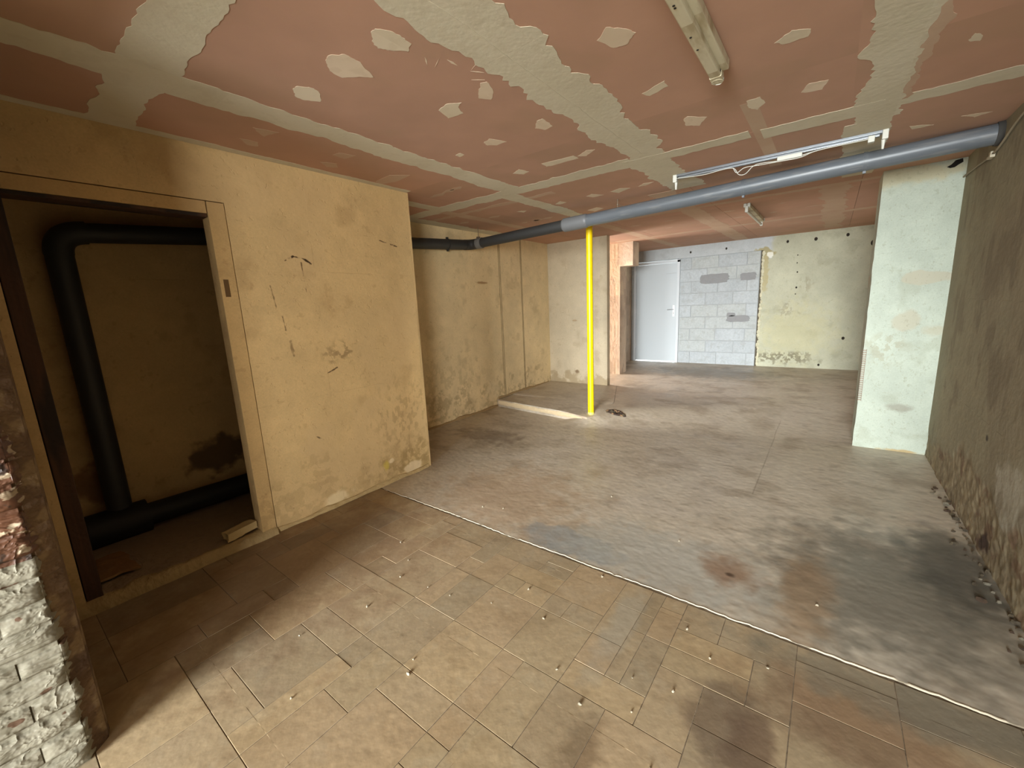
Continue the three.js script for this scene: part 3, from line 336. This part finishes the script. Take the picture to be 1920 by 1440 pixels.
// ---------------------------------------------------------------- front wall: brick pier beside the camera, unseen header shading the ceiling
{
  const wf = struct(group('wall_front'), 'rough brick pier of the doorway, whitewashed below and bare brown above', 'wall');
  const core = new THREE.Shape(); [[-0.6, -ZF + 0.05], [0.94, -ZF + 0.05], [0.985, -ZF + 0.042], [1.028, -ZF - 0.005], [1.03, -3.15], [-0.6, -3.15]].forEach((q, i) => i ? core.lineTo(...q) : core.moveTo(...q));
  const cg = new THREE.ExtrudeGeometry(core, { depth: H + 0.1, bevelEnabled: false }); cg.rotateX(-Math.PI / 2); cg.translate(0, -0.05, 0);
  mesh('core', uvm(cg), mat({ map: colourMap(512, 512, 0, 1.5, 0, 1.5, (u, v) => mixc(mixc([120, 96, 70], [78, 56, 38], fbm(u * 9, v * 9, 4, 921)), [150, 128, 94], 0.6 * sst(0.55, 0.7, fbm(u * 20, v * 20, 4, 923)))), bumpMap: reliefRough, bumpScale: 0.02 }), wf).userData.label = 'broken brown return of the pier';
  mesh('unseen_lintel', box(1.03, W + 0.3, 2.38, H + 0.02, ZF + 0.02, 3.15), mat({ color: col(186, 170, 132), bumpMap: reliefPlaster, bumpScale: 0.005 }), wf);  // out of view; its height is set to shade the near ceiling
  const whiteMap = colourMap(768, 768, 0, 0.8, 0, 0.8, (u, v) => { const a = fbm(u * 6, v * 9, 5, 931), f = fbm(u * 40, v * 40, 4, 935); let c = mixc([122, 116, 99], [138, 132, 114], a); c = mixc(c, [104, 98, 80], 0.5 * sst(0.55, 0.7, f)); return mixc(c, [84, 58, 40], 0.9 * sst(0.77, 0.785, fbm(u * 13, v * 18, 4, 938))); });
  const whiteRelief = greyMap(768, 768, 0, 0.5, 0, 0.5, (u, v) => { const r = 1 - Math.abs(2 * fbm(u * 15 + 2 * fbm(u * 8, v * 8, 2, 3), v * 22, 4, 941) - 1); return 0.25 + 0.55 * Math.pow(r, 3) + 0.35 * (fbm(u * 45, v * 45, 3, 945) - 0.5); });
  const bareMap = colourMap(512, 512, 0, 0.8, 0, 0.8, (u, v) => { let c = mixc([104, 66, 42], [74, 48, 34], fbm(u * 9, v * 12, 4, 951)); c = mixc(c, [176, 160, 134], 0.85 * sst(0.6, 0.64, fbm(u * 26, v * 34, 4, 955))); return mixc(c, [36, 26, 20], 0.8 * sst(0.62, 0.7, fbm(u * 18 + 9, v * 24, 4, 958))); });
  const white = mat({ map: whiteMap, bumpMap: whiteRelief, bumpScale: 0.007, roughness: 0.65 }), bare = mat({ map: bareMap, bumpMap: whiteRelief, bumpScale: 0.009, roughness: 0.5 });
  mesh('whitewash_joints', box(1.0, 1.0405, 0, 0.775, ZF + 0.012, 3.15, 0.002), white, wf).userData.label = 'whitewashed mortar joints'; mesh('bare_joints', box(1.0, 1.038, 0.776, H, ZF + 0.014, 3.15, 0.002), bare, wf).userData.label = 'dark mortar joints';
  const R = rng(971), ch = 0.079;
  for (let r = 0; r < 30; r++) {
    const y0 = r * ch + 0.001, y1 = (r + 1) * ch - 0.003; let z = ZF - 0.004 + (R() - 0.5) * 0.012, first = true; const off = r % 2 ? 0.115 : 0.225;
    while (z < 3.13) {
      const L = first ? off : 0.225, z1 = Math.min(3.15, z + L - 0.004), prot = 1.045 + R() * 0.007, seed = r * 7 + (first ? 0 : 3);
      const painted = y0 < 0.76 - 0.03 * (z - ZF) && !(r === 9 && false);
      const g = sheet(12, 9, (s, t) => { const e = Math.min(s, 1 - s, t * 0.8, (1 - t) * 0.8), round = sst(0, 0.16, e), zz = z + s * (z1 - z) + (first && s < 0.2 ? 0.016 * (fbm(t * 5, 1, 3, seed) - 0.5) + 0.008 * (fbm(t * 14, 3, 2, seed) - 0.5) : 0), yy = y0 + t * (y1 - y0) + 0.004 * (fbm(zz * 14, 2, 2, seed) - 0.5); return [1.02 + (prot - 1.02) * ((t === 0 || t === 1 || (first && s === 0)) ? 0 : e <= 0 ? 0.86 : 0.86 + 0.14 * round) + 0.006 * (fbm(zz * 30, yy * 40, 3, seed) - 0.5) * (t > 0 && t < 1 ? 1 : 0), yy, zz, zz, yy]; }, true);
      mesh('brick', g, painted ? white : bare, wf); z += L; first = false;
    }
  }
}

// ---------------------------------------------------------------- ceiling: pink fire boards, jointing strips, filler patches
{
  const c = struct(group('ceiling'), 'pink-brown plasterboard ceiling with filled joints and screw patches', 'ceiling');
  mesh('slab', box(-2.5, 6.6, H + 0.0135, H + 0.2, D - 0.25, 3.15), mat({ color: col(120, 106, 90) }), c).userData.label = 'concrete slab above the boards';
  const boardMap = colourMap(768, 768, 0, 3, 0, 3, (u, v) => { const a = fbm(u * 1.2, v * 1.2, 4, 1001), b = fbm(u * 7, v * 7, 4, 1005), k = 0.93 + 0.1 * a + 0.05 * (b - 0.5); return mixc([190 * k, 149 * k, 124 * k], [170, 138, 110], 0.35 * sst(0.5, 0.7, fbm(u * 2.5, v * 2.5, 4, 1009))); });
  const bm = [[1, 1, 1], [0.96, 0.96, 0.97], [1.02, 1.0, 0.98]].map((k) => mat({ map: boardMap, color: new THREE.Color().setRGB(...k), roughness: 0.92 }));
  const xs = [XR - 1.5, XR, -0.3, 0.65, 1.87, 3.13, W + 0.03], zs = [2.55, 1.9, -0.68, -2.75, -4.55, D - 0.03]; let q = 0;
  for (let i = 0; i + 1 < xs.length; i++) for (let j = 0; j + 1 < zs.length; j++) { if (i === 0 && j < 3) continue; mesh('plasterboard', box(xs[i] + 0.0015, xs[i + 1] - 0.0015, H, H + 0.013, zs[j + 1] + 0.0015, zs[j] - 0.0015), bm[q++ % 3], c); }
  const compMap = colourMap(768, 768, 0, 1.6, 0, 1.6, (u, v) => { const a = fbm(u * 3, v * 3, 4, 1021), b = fbm(u * 18, v * 18, 4, 1025); return mixc(mixc([212, 203, 180], [200, 190, 164], a), [192, 180, 154], 0.3 * sst(0.55, 0.72, b)); });
  const thinMap = colourMap(512, 512, 0, 1.6, 0, 1.6, (u, v) => mixc([184, 152, 126], [196, 170, 144], fbm(u * 6, v * 6, 4, 1031)));
  const cm = mat({ map: compMap, bumpMap: reliefFine, bumpScale: 0.0008, roughness: 0.95 }), thin = mat({ map: thinMap, roughness: 0.95 });
  const ext = (pts, d) => { const sh = new THREE.Shape(); pts.forEach((p, i) => i ? sh.lineTo(...p) : sh.moveTo(...p)); const g = new THREE.ExtrudeGeometry(sh, { depth: d, bevelEnabled: false }); g.rotateX(Math.PI / 2); g.translate(0, H, 0); return uvm(g); };
  // strip from a to b along z (dir 'z') or x; edges lo, hi; rag amplitude each side
  const strip = (dir, a, b, lo, hi, rl, rh, d, m = cm, seed = 1) => {
    const n = Math.max(8, Math.round(Math.abs(b - a) / 0.022)), L = [], U = []; const saw = (t, s) => { const f = t * 13 % 1; return fbm(t * 3, s, 3, seed) - 0.5 + 0.8 * (fbm(t * 16, s + 3, 3, seed) - 0.5) + 0.25 * (f - 0.5) * vn(t * 5, s, seed + 2); };
    for (let i = 0; i <= n; i++) { const t = a + (b - a) * i / n, s0 = lo + rl * saw(t, 1), s1 = hi + rh * saw(t, 7); dir === 'z' ? (L.push([s0, t]), U.push([s1, t])) : (L.push([t, s0]), U.push([t, s1])); }
    mesh('joint_strip', ext([...L, ...U.reverse()], d), m, c).userData.label = 'smeared pale jointing compound over a board joint';
  };
  strip('z', 2.48, -0.7, 0.575, 0.76, 0.05, 0.05, 0.00105, cm, 2); strip('z', -0.7, -2.6, 0.47, 0.64, 0.05, 0.05, 0.00105, cm, 3); strip('z', -2.6, -6.4, 0.42, 0.57, 0.03, 0.03, 0.00105, thin, 4);
  strip('z', 2.48, -0.62, 1.735, 2.03, 0.09, 0.1, 0.00119, cm, 5); strip('z', 2.48, -0.55, 1.79, 1.865, 0.015, 0.015, 0.00182, cm, 6); strip('z', -0.62, -1.75, 1.72, 2.0, 0.07, 0.06, 0.00119, cm, 7); strip('z', -1.75, -6.4, 1.5, 1.72, 0.04, 0.05, 0.00112, thin, 8);
  strip('z', 2.48, -1.0, 3.04, 3.22, 0.07, 0.06, 0.00119, cm, 9); strip('z', 0.4, -0.75, 3.12, 3.26, 0.03, 0.05, 0.00098, thin, 10); strip('z', -1.0, -2.5, 2.97, 3.2, 0.04, 0.05, 0.00119, cm, 11); strip('z', -2.8, -6.2, 2.82, 3.05, 0.1, 0.1, 0.00105, thin, 12);
  strip('x', XR, 1.75, -0.77, -0.585, 0.05, 0.05, 0.00084, cm, 13); strip('x', 1.7, 2.5, -0.79, -0.64, 0.04, 0.03, 0.00154, cm, 14); strip('x', 2.56, 3.14, -0.86, -0.68, 0.02, 0.03, 0.00147, cm, 15); strip('x', 3.1, W, -0.84, -0.69, 0.04, 0.04, 0.00084, cm, 16);
  strip('x', 0.01, 1.72, 1.8, 1.99, 0.04, 0.05, 0.00084, cm, 17); strip('x', 2.0, W, 1.82, 2.0, 0.04, 0.05, 0.00084, cm, 117); strip('x', 0.2, W, -2.8, -2.7, 0.02, 0.02, 0.00077, thin, 18); strip('x', -0.05, W, -4.63, -4.5, 0.03, 0.03, 0.00077, thin, 19); strip('z', -0.05, -0.62, -0.34, -0.2, 0.04, 0.04, 0.00091, cm, 20); strip('z', -0.75, -2.6, -0.38, -0.26, 0.03, 0.03, 0.00091, thin, 21);
  strip('z', 2.48, 0.0, 0.002, 0.07, 0, 0.02, 0.00091, cm, 22); strip('x', XR, 0.9, -1.0, -0.93, 0.05, 0.05, 0.00049, thin, 23); strip('z', -0.02, -2.4, XR, XR + 0.2, 0, 0.06, 0.00063, cm, 24); strip('x', 2.52, 2.6, -1.6, -0.2, 0.04, 0.02, 0.00042, thin, 25);
  const patches = [[[1.59, 1.43], [1.62, 1.43], [1.65, 1.38], [1.65, 1.34], [1.64, 1.29], [1.6, 1.27], [1.55, 1.32], [1.53, 1.36], [1.54, 1.39]], [[1.31, 1.45], [1.35, 1.46], [1.4, 1.42], [1.4, 1.35], [1.34, 1.25], [1.3, 1.29], [1.24, 1.34], [1.25, 1.4]], [[1, 1.43], [1.04, 1.43], [1.07, 1.38], [1.06, 1.34], [0.98, 1.29], [0.94, 1.35], [0.94, 1.39]], [[1.6, 0.86], [1.65, 0.9], [1.68, 0.89], [1.65, 0.81], [1.59, 0.75], [1.55, 0.8]], [[1.32, 0.85], [1.4, 0.87], [1.46, 0.83], [1.41, 0.8], [1.39, 0.74], [1.29, 0.75]], [[1.21, 0.37], [1.27, 0.39], [1.32, 0.28], [1.24, 0.28], [1.19, 0.32]], [[0.93, 0.34], [0.98, 0.34], [0.98, 0.3], [0.93, 0.29]], [[0.46, 1.39], [0.49, 1.27], [0.38, 1.3]], [[0.26, 1.38], [0.28, 1.29], [0.21, 1.26], [0.19, 1.31]], [[0.38, 0.89], [0.45, 0.88], [0.47, 0.78], [0.37, 0.8]], [[0.21, 0.88], [0.26, 0.79], [0.19, 0.74], [0.15, 0.8]], [[0.09, 0.37], [0.3, 0.39], [0.4, 0.28], [0.2, 0.25], [0.06, 0.3]], [[0.97, -0.25], [1.06, -0.2], [1.08, -0.3], [1.01, -0.33]], [[1.56, 0.32], [1.62, 0.4], [1.66, 0.4], [1.65, 0.28], [1.59, 0.26]], [[1.25, -0.22], [1.5, -0.24], [1.5, -0.31], [1.28, -0.31], [1.24, -0.3]], [[1.51, -0.27], [1.61, -0.21], [1.66, -0.24], [1.56, -0.31]], [[2.17, 0.29], [2.29, 0.34], [2.29, 0.28], [2.19, 0.24]], [[1.04, -1.32], [1.12, -1.28], [1.19, -1.4], [1.07, -1.41]], [[1.28, -1.34], [1.39, -1.29], [1.46, -1.36], [1.32, -1.44]], [[1.53, -1.37], [1.61, -1.3], [1.69, -1.32], [1.6, -1.38]], [[0.67, -1.36], [0.77, -1.29], [0.79, -1.39], [0.7, -1.41]], [[0.77, -1.89], [0.9, -1.84], [0.94, -1.94], [0.8, -2.01]], [[0.2, -1.34], [0.26, -1.34], [0.3, -1.38], [0.23, -1.43]], [[2.19, 0.83], [2.25, 0.88], [2.3, 0.83], [2.32, 0.78], [2.27, 0.73], [2.22, 0.74]], [[2.73, 0.33], [2.79, 0.38], [2.85, 0.34], [2.84, 0.29], [2.76, 0.29]], [[2.79, -0.26], [2.82, -0.18], [2.9, -0.2], [2.87, -0.3], [2.8, -0.28]], [[2.56, -0.17], [2.62, -0.17], [2.63, -0.26], [2.59, -0.33], [2.55, -0.27]], [[2.24, -0.17], [2.27, -0.14], [2.35, -0.23], [2.29, -0.33], [2.23, -0.27]], [[3.36, -0.22], [3.37, -0.16], [3.4, -0.2], [3.4, -0.25]], [[3.53, -1.33], [3.59, -1.34], [3.66, -1.37], [3.6, -1.41]], [[3.3, -1.31], [3.36, -1.34], [3.42, -1.39], [3.32, -1.39]]];
  const R = rng(1101);
  const ragged = (pts) => { const o = []; pts.forEach((a, i) => { const b = pts[(i + 1) % pts.length], n = 5; for (let k = 0; k < n; k++) o.push([a[0] + (b[0] - a[0]) * k / n + (R() - 0.5) * 0.007, a[1] + (b[1] - a[1]) * k / n + (R() - 0.5) * 0.007]); }); return o; };
  const pm = [mat({ map: compMap, color: new THREE.Color().setRGB(1.08, 1.02, 1.0), roughness: 0.95 }), mat({ map: compMap, color: new THREE.Color().setRGB(1.12, 1.0, 0.98), roughness: 0.95 })];
  patches.forEach((p, i) => { mesh('filler_patch', ext(ragged(p), 0.0005 + R() * 0.0003), i >= 7 && i <= 11 ? thin : pm[i % 2], c).userData.label = 'small pale filler patch over a screw'; });
  // thinner dabs further back and in between
  for (const [z, xa, xb, n] of [[-1.9, 0.0, 0.4, 2], [-1.35, -0.6, 0.1, 2], [-0.25, 0.1, 0.5, 3], [-3.3, 0.7, 3.1, 6], [-3.85, 0.6, 3.1, 6], [-5.1, 0.4, 3.2, 6], [-5.65, 0.4, 3.2, 5], [-1.95, 2.1, 2.9, 2], [-2.3, 0.9, 2.8, 4], [-1.9, -0.2, 0.3, 2]]) for (let k = 0; k < n; k++) { const x = xa + (xb - xa) * (k + R() * 0.5) / n, w = 0.04 + R() * 0.07, h = 0.02 + R() * 0.025, zz = z + (R() - 0.5) * 0.06; mesh('filler_patch', ext(ragged([[x - w, zz], [x, zz + h], [x + w, zz + h * 0.3], [x + w * 0.3, zz - h]]), 0.0005), thin, c); }
  for (const [x, z, a] of [[1.72, 1.02, 0.4], [1.7, 0.98, 2.2], [1.75, 0.96, 0.9], [1.66, 0.93, 2.4], [1.62, 1.14, 0.5], [1.6, 1.18, 0.9], [1.67, 1.1, 1.6]]) mesh('filler_patch', ext([[x - Math.cos(a) * 0.03, z - Math.sin(a) * 0.03], [x + Math.sin(a) * 0.006, z], [x + Math.cos(a) * 0.03, z + Math.sin(a) * 0.03], [x - Math.sin(a) * 0.006, z]], 0.0006), pm[1], c);
}

// ---------------------------------------------------------------- drain pipe
{
  const grey = mat({ map: colourMap(256, 256, 0, 1, 0, 1, (u, v) => { const k = 0.94 + 0.1 * fbm(u * 9, v * 9, 4, 1201); return mixc([95 * k, 100 * k, 105 * k], [140, 136, 130], 0.35 * sst(0.6, 0.75, fbm(u * 22, v * 22, 4, 1205))); }), roughness: 0.38 });
  const dark = mat({ color: col(52, 52, 51), roughness: 0.55 });
  const d = group('drain_pipe'); tag(d, 'long grey plastic drain pipe crossing the room under the ceiling', 'pipe');
  const r = 0.0625, z0 = -1.67, xe = -0.8, py = (x) => 2.29 + (x + 0.83) * 0.0304;
  const A = [0.62, py(0.62), z0], Wd = [W + 0.02, py(W), z0], E1 = [xe + 0.12, py(xe + 0.12), z0], E2 = [xe, py(xe) - 0.006, z0 + 0.12];
  mesh('pipe', cyl(A, Wd, r, 40), grey, d); mesh('pipe', cyl(E1, A, r * 0.94, 36), dark, d);
  mesh('sleeve', join(cyl([0.6, py(0.6), z0], [0.86, py(0.86), z0], r * 1.14, 40), cyl([0.585, py(0.585), z0], [0.6, py(0.6), z0], r * 0.98, 40, r * 1.14), cyl([0.86, py(0.86), z0], [0.88, py(0.88), z0], r * 1.14, 40, r * 1.02)), mat({ color: col(106, 107, 108), roughness: 0.5 }), d).userData.label = 'lighter grey sleeve';
  mesh('elbow', new THREE.TubeGeometry(new THREE.QuadraticBezierCurve3(new THREE.Vector3(...E1), new THREE.Vector3(xe, py(xe), z0), new THREE.Vector3(...E2)), 16, r * 1.02, 32), dark, d);
  mesh('elbow_collar', cyl([xe + 0.12, py(xe + 0.12), z0], [xe + 0.2, py(xe + 0.2), z0], r * 1.06, 32), mat({ color: col(112, 110, 106), roughness: 0.5 }), d);
  const zEnd = 1.93, pz = (z) => E2[1] - (z - E2[2]) * 0.062, T = [xe, pz(zEnd), zEnd];
  mesh('pipe', cyl(E2, T, r * 0.98, 32), dark, d); mesh('elbow', new THREE.TubeGeometry(new THREE.QuadraticBezierCurve3(new THREE.Vector3(...T), new THREE.Vector3(xe, T[1] - 0.006, 2.07), new THREE.Vector3(xe, T[1] - 0.14, 2.07)), 16, r * 1.1, 28), dark, d); mesh('pipe', cyl([xe, T[1] - 0.14, 2.07], [xe, 0.06, 2.07], r * 1.05, 32), dark, d);
  for (const x of [2.33, 3.11]) mesh('clamp', join(cyl([x - 0.012, py(x), z0], [x + 0.012, py(x), z0], r * 1.05, 40), box(x - 0.01, x + 0.01, py(x) - r - 0.018, py(x) - r, z0 - 0.012, z0 + 0.012, 0.002)), grey, d);
  const steel = mat({ color: col(126, 110, 92), roughness: 0.5, metalness: 0.6 });
  mesh('hanger', join(cyl([1.21, py(1.21) + r - 0.01, z0], [1.21, H, z0], 0.005, 10), cyl([1.21, py(1.21) + r + 0.02, z0], [1.21, py(1.21) + r + 0.035, z0], 0.011, 8), cyl([1.21, py(1.21) + r + 0.03, z0], [1.27, py(1.27) + r, z0], 0.003, 8)), steel, d); mesh('hanger', join(cyl([-0.66, py(-0.66) + r - 0.01, z0], [-0.66, H, z0], 0.004, 10), box(-0.685, -0.64, py(-0.66) + r - 0.006, py(-0.66) + r + 0.02, z0 - 0.015, z0 + 0.015, 0.003)), steel, d);
  mesh('clamp', join(cyl([xe, pz(-1.25), -1.262], [xe, pz(-1.24), -1.238], r * 1.07, 28), box(xe - 0.012, xe + 0.012, pz(-1.25) + r, pz(-1.25) + r + 0.02, -1.262, -1.238), box(xe - 0.012, xe + 0.012, pz(-1.25) - r - 0.02, pz(-1.25) - r, -1.262, -1.238)), dark, d);
  mesh('wall_collar', cyl([W - 0.03, py(W), z0], [W + 0.02, py(W), z0], r * 1.12, 36, r * 1.2), mat({ color: col(60, 58, 54), roughness: 0.9 }), d);
  const f = group('floor_pipe'); tag(f, 'thick black pipe lying along the closet floor', 'pipe');
  mesh('pipe', cyl([-0.78, 0.13, 0.12], [-0.78, 0.15, 1.98], 0.08, 30), mat({ color: col(30, 29, 28), roughness: 0.6 }), f); mesh('socket', cyl([-0.78, 0.15, 1.94], [-0.78, 0.152, 2.25], 0.115, 30), mat({ color: col(24, 23, 22), roughness: 0.6 }), f);
}
// yellow pole
{
  const o = group('yellow_pole'); tag(o, 'bright yellow painted steel pole standing at the raised slab corner', 'pole'); o.position.set(0.655, 0, -2.15);
  const ym = mat({ map: colourMap(64, 512, 0, 0.3, 0, 2.5, (u, v) => { const k = 0.95 + 0.07 * fbm(u * 40, v * 12, 4, 1301); return mixc([250 * k, 214 * k, 6], [214, 176, 20], 0.4 * sst(0.66, 0.72, fbm(u * 60, v * 30, 3, 1305))); }), roughness: 0.35 });
  mesh('shaft', uvm(cyl([0, 0.115, 0], [0, H, 0], 0.0385, 36)), ym, o); mesh('foot', cyl([0, 0.06, 0], [0, 0.118, 0], 0.04, 36, 0.0395), mat({ color: col(250, 224, 110), roughness: 0.4 }), o);
}
// thin conduit on the right wall
{
  const o = group('conduit'); tag(o, 'thin painted conduit running up the right wall beside the pillar', 'conduit');
  const m = mat({ color: col(142, 130, 106), roughness: 0.7 });
  mesh('tube', tube([[W - 0.012, 2.345, -2.53], [W - 0.014, 2.338, -2.2], [W - 0.012, 2.333, -1.7], [W - 0.012, 2.41, -1.3], [W - 0.012, 2.45, -0.8], [W - 0.014, 2.47, -0.4]], 0.0065, 60, 10), m, o);
  mesh('clip', join(box(W - 0.024, W, 2.312, 2.348, -1.79, -1.75, 0.004), box(W - 0.03, W - 0.006, 2.305, 2.322, -1.8, -1.72, 0.003)), mat({ color: col(186, 176, 152), roughness: 0.6 }), o);
}

// ---------------------------------------------------------------- ceiling lamps (all without working tubes)
{
  const dirty = mat({ map: colourMap(256, 256, 0, 0.4, 0, 0.4, (u, v) => mixc([206, 196, 166], [168, 152, 118], sst(0.35, 0.75, fbm(u * 26, v * 8, 4, 1401)))), roughness: 0.55 }), black = mat({ color: col(34, 28, 20) }), whitep = mat({ color: col(196, 195, 184), roughness: 0.45 }), silver = mat({ color: col(140, 144, 148), roughness: 0.3, metalness: 0.9 });
  // old dusty batten near the camera, along the room
  const a = group('batten_lamp'); tag(a, 'dusty cream strip lamp housing with end cap, nearest the front doorway', 'lamp');
  const xa = 2.515, z0 = 0.3, z1 = 1.52;
  mesh('housing', box(xa - 0.024, xa + 0.022, H - 0.062, H - 0.012, z0, z1, 0.008, 3), dirty, a);
  mesh('reflector', join(box(xa + 0.018, xa + 0.05, H - 0.04, H, z0 + 0.03, z1, 0.006, 2), box(xa - 0.03, xa + 0.03, H - 0.014, H - 0.001, z0 + 0.05, z1, 0.003, 1)), dirty, a);
  const cap = mesh('end_cap', join(cyl([xa - 0.001, H - 0.0645, z0 + 0.004], [xa - 0.001, H - 0.012, z0 + 0.004], 0.0245, 24), box(xa - 0.0255, xa + 0.0235, H - 0.0635, H - 0.013, z0 + 0.002, z0 + 0.05, 0.004)), dirty, a); mesh('contact_rim', tube([[xa - 0.012, H - 0.064, z0 - 0.016], [xa + 0.004, H - 0.064, z0 - 0.022], [xa + 0.018, H - 0.06, z0 - 0.012], [xa + 0.024, H - 0.055, z0 + 0.006]], 0.0025, 16, 6), whitep, cap);
  for (const [x, z] of [[-0.008, 0.62], [-0.008, 0.72], [-0.006, 0.92], [-0.006, 0.935], [-0.006, 1.2]]) mesh('screw_hole', cyl([xa + x, H - 0.0632, z], [xa + x, H - 0.058, z], 0.0045, 12), black, a);
  mesh('slot', box(xa + 0.0215, xa + 0.023, H - 0.05, H - 0.042, z0 + 0.055, z0 + 0.07), black, a);
  // bare silver batten across the room
  const b = group('batten_lamp'); tag(b, 'stripped silver strip lamp with white sockets and dangling wires beside the grey pipe', 'lamp');
  const zb = -1.27;
  mesh('channel', join(box(1.9, 3.17, H - 0.018, H - 0.001, zb - 0.024, zb + 0.024, 0.002, 1), box(1.91, 3.16, H - 0.034, H - 0.017, zb - 0.013, zb + 0.013, 0.004, 2)), silver, b);
  for (const [x, s] of [[1.885, 1], [3.185, -1]]) { const k = mesh('socket', box(x - 0.016, x + 0.016, H - 0.058, H, zb - 0.024, zb + 0.024, 0.005, 2), whitep, b); mesh('socket_pin', join(cyl([x + s * 0.006, H - 0.112, zb], [x + s * 0.006, H - 0.055, zb], 0.006, 12, 0.012)), whitep, k); }
  mesh('starter_holder', box(3.1, 3.135, H - 0.06, H - 0.02, zb - 0.02, zb + 0.02, 0.004), whitep, b);
  mesh('ballast', box(2.6, 2.75, H - 0.058, H - 0.028, zb - 0.016, zb + 0.02, 0.005), whitep, b);
  const wire = (p, n = 50) => mesh('wire', tube(p, 0.0028, n, 6), whitep, b); const y = H - 0.045;
  wire([[1.9, H - 0.03, zb + 0.02], [2.1, y, zb + 0.02], [2.32, y, zb + 0.022], [2.36, H - 0.1, zb + 0.03], [2.4, H - 0.105, zb + 0.03], [2.46, y - 0.01, zb + 0.024], [2.6, y - 0.012, zb + 0.02]]); wire([[2.32, y - 0.004, zb + 0.024], [2.345, H - 0.085, zb + 0.03], [2.39, H - 0.06, zb + 0.03], [2.5, y - 0.016, zb + 0.024], [2.62, y - 0.02, zb + 0.03], [2.74, y - 0.022, zb + 0.03], [2.82, y, zb + 0.02], [3.1, H - 0.04, zb + 0.02]]); wire([[2.74, y - 0.006, zb + 0.01], [2.85, y + 0.004, zb + 0.016], [3.0, y + 0.006, zb + 0.016]], 24);
  // lamp at the back, along the room
  const c = group('batten_lamp'); tag(c, 'small dusty strip lamp with pale end cap on the ceiling beyond the grey pipe', 'lamp'); const xc = 2.165;
  mesh('housing', box(xc - 0.03, xc + 0.03, H - 0.045, H - 0.001, -4.22, -3.0, 0.006), dirty, c); mesh('tube', cyl([xc - 0.005, H - 0.075, -4.2], [xc - 0.005, H - 0.075, -3.01], 0.014, 16), mat({ color: col(196, 190, 172), roughness: 0.35 }), c);
  for (const z of [-4.22, -2.985]) mesh('end_cap', join(box(xc - 0.034, xc - 0.004, H - 0.04, H, z - 0.012, z + 0.012, 0.006), box(xc + 0.004, xc + 0.034, H - 0.04, H, z - 0.012, z + 0.012, 0.006), box(xc - 0.018, xc + 0.014, H - 0.095, H - 0.025, z - 0.012, z + 0.012, 0.006)), whitep, c);
}

// ---------------------------------------------------------------- garage behind the camera and the ground outside
{
  const gm = mat({ map: colourMap(256, 256, 0, 3, 0, 3, (u, v) => paint([104, 92, 74], [80, 70, 54], u, v, 1501)), bumpMap: reliefPlaster, bumpScale: 0.005 });
  struct(mesh('wall_garage', join(box(-1.2, -1.0, -0.1, 4.7, 3.15, 12.1), box(8.8, 9, -0.1, 4.7, 3.15, 8.6), box(8.8, 9, -0.1, 4.7, 11.6, 12.1), box(8.8, 9, -0.1, 0.3, 8.6, 11.6), box(8.8, 9, 1.9, 4.7, 8.6, 11.6), box(-1.2, 1.6, -0.1, 4.7, 12.1, 12.3), box(5.4, 9, -0.1, 4.7, 12.1, 12.3), box(1.6, 5.4, 4.45, 4.7, 12.1, 12.3), box(-1.2, -0.6, -0.1, 2.7, 3.0, 3.15), box(W + 0.06, 9, -0.1, 2.7, 3.0, 3.15), box(-1.2, 9, 2.51, 4.7, 3.0, 3.15)), gm), 'brown garage walls behind the doorway with the open vehicle entrance and an added side window', 'wall');  // side window opening is added for the light on the left wall
  struct(mesh('ceiling_garage', box(-1.2, 9, 4.65, 4.85, 3.0, 12.3), gm), 'brown garage ceiling behind the doorway', 'ceiling');
  struct(mesh('floor_garage', box(-1.2, 9, -0.25, -0.002, 3.14, 12.3), mat({ color: col(112, 102, 86), bumpMap: reliefRough, bumpScale: 0.004, roughness: 0.8 })), 'plain concrete garage floor behind the doorway', 'floor');
  struct(mesh('ground', join(box(-30, 30, -0.4, -0.26, 12.3, 40), box(-30, -2.3, -0.4, 0.0, -40, 12.3), box(-30, 30, -0.1, 0.12, -40, D - 0.2)), mat({ color: col(176, 172, 164) })), 'pale paved ground outside', 'ground');
  struct(mesh('floor_passage', box(-2.4, XR + 0.02, -0.2, 0.14, -4.8, ZR - 0.05), mat({ color: col(176, 160, 142), bumpMap: reliefRough, bumpScale: 0.004 })), 'concrete floor of the side passage', 'floor');
}
renderer.render(scene, camera);
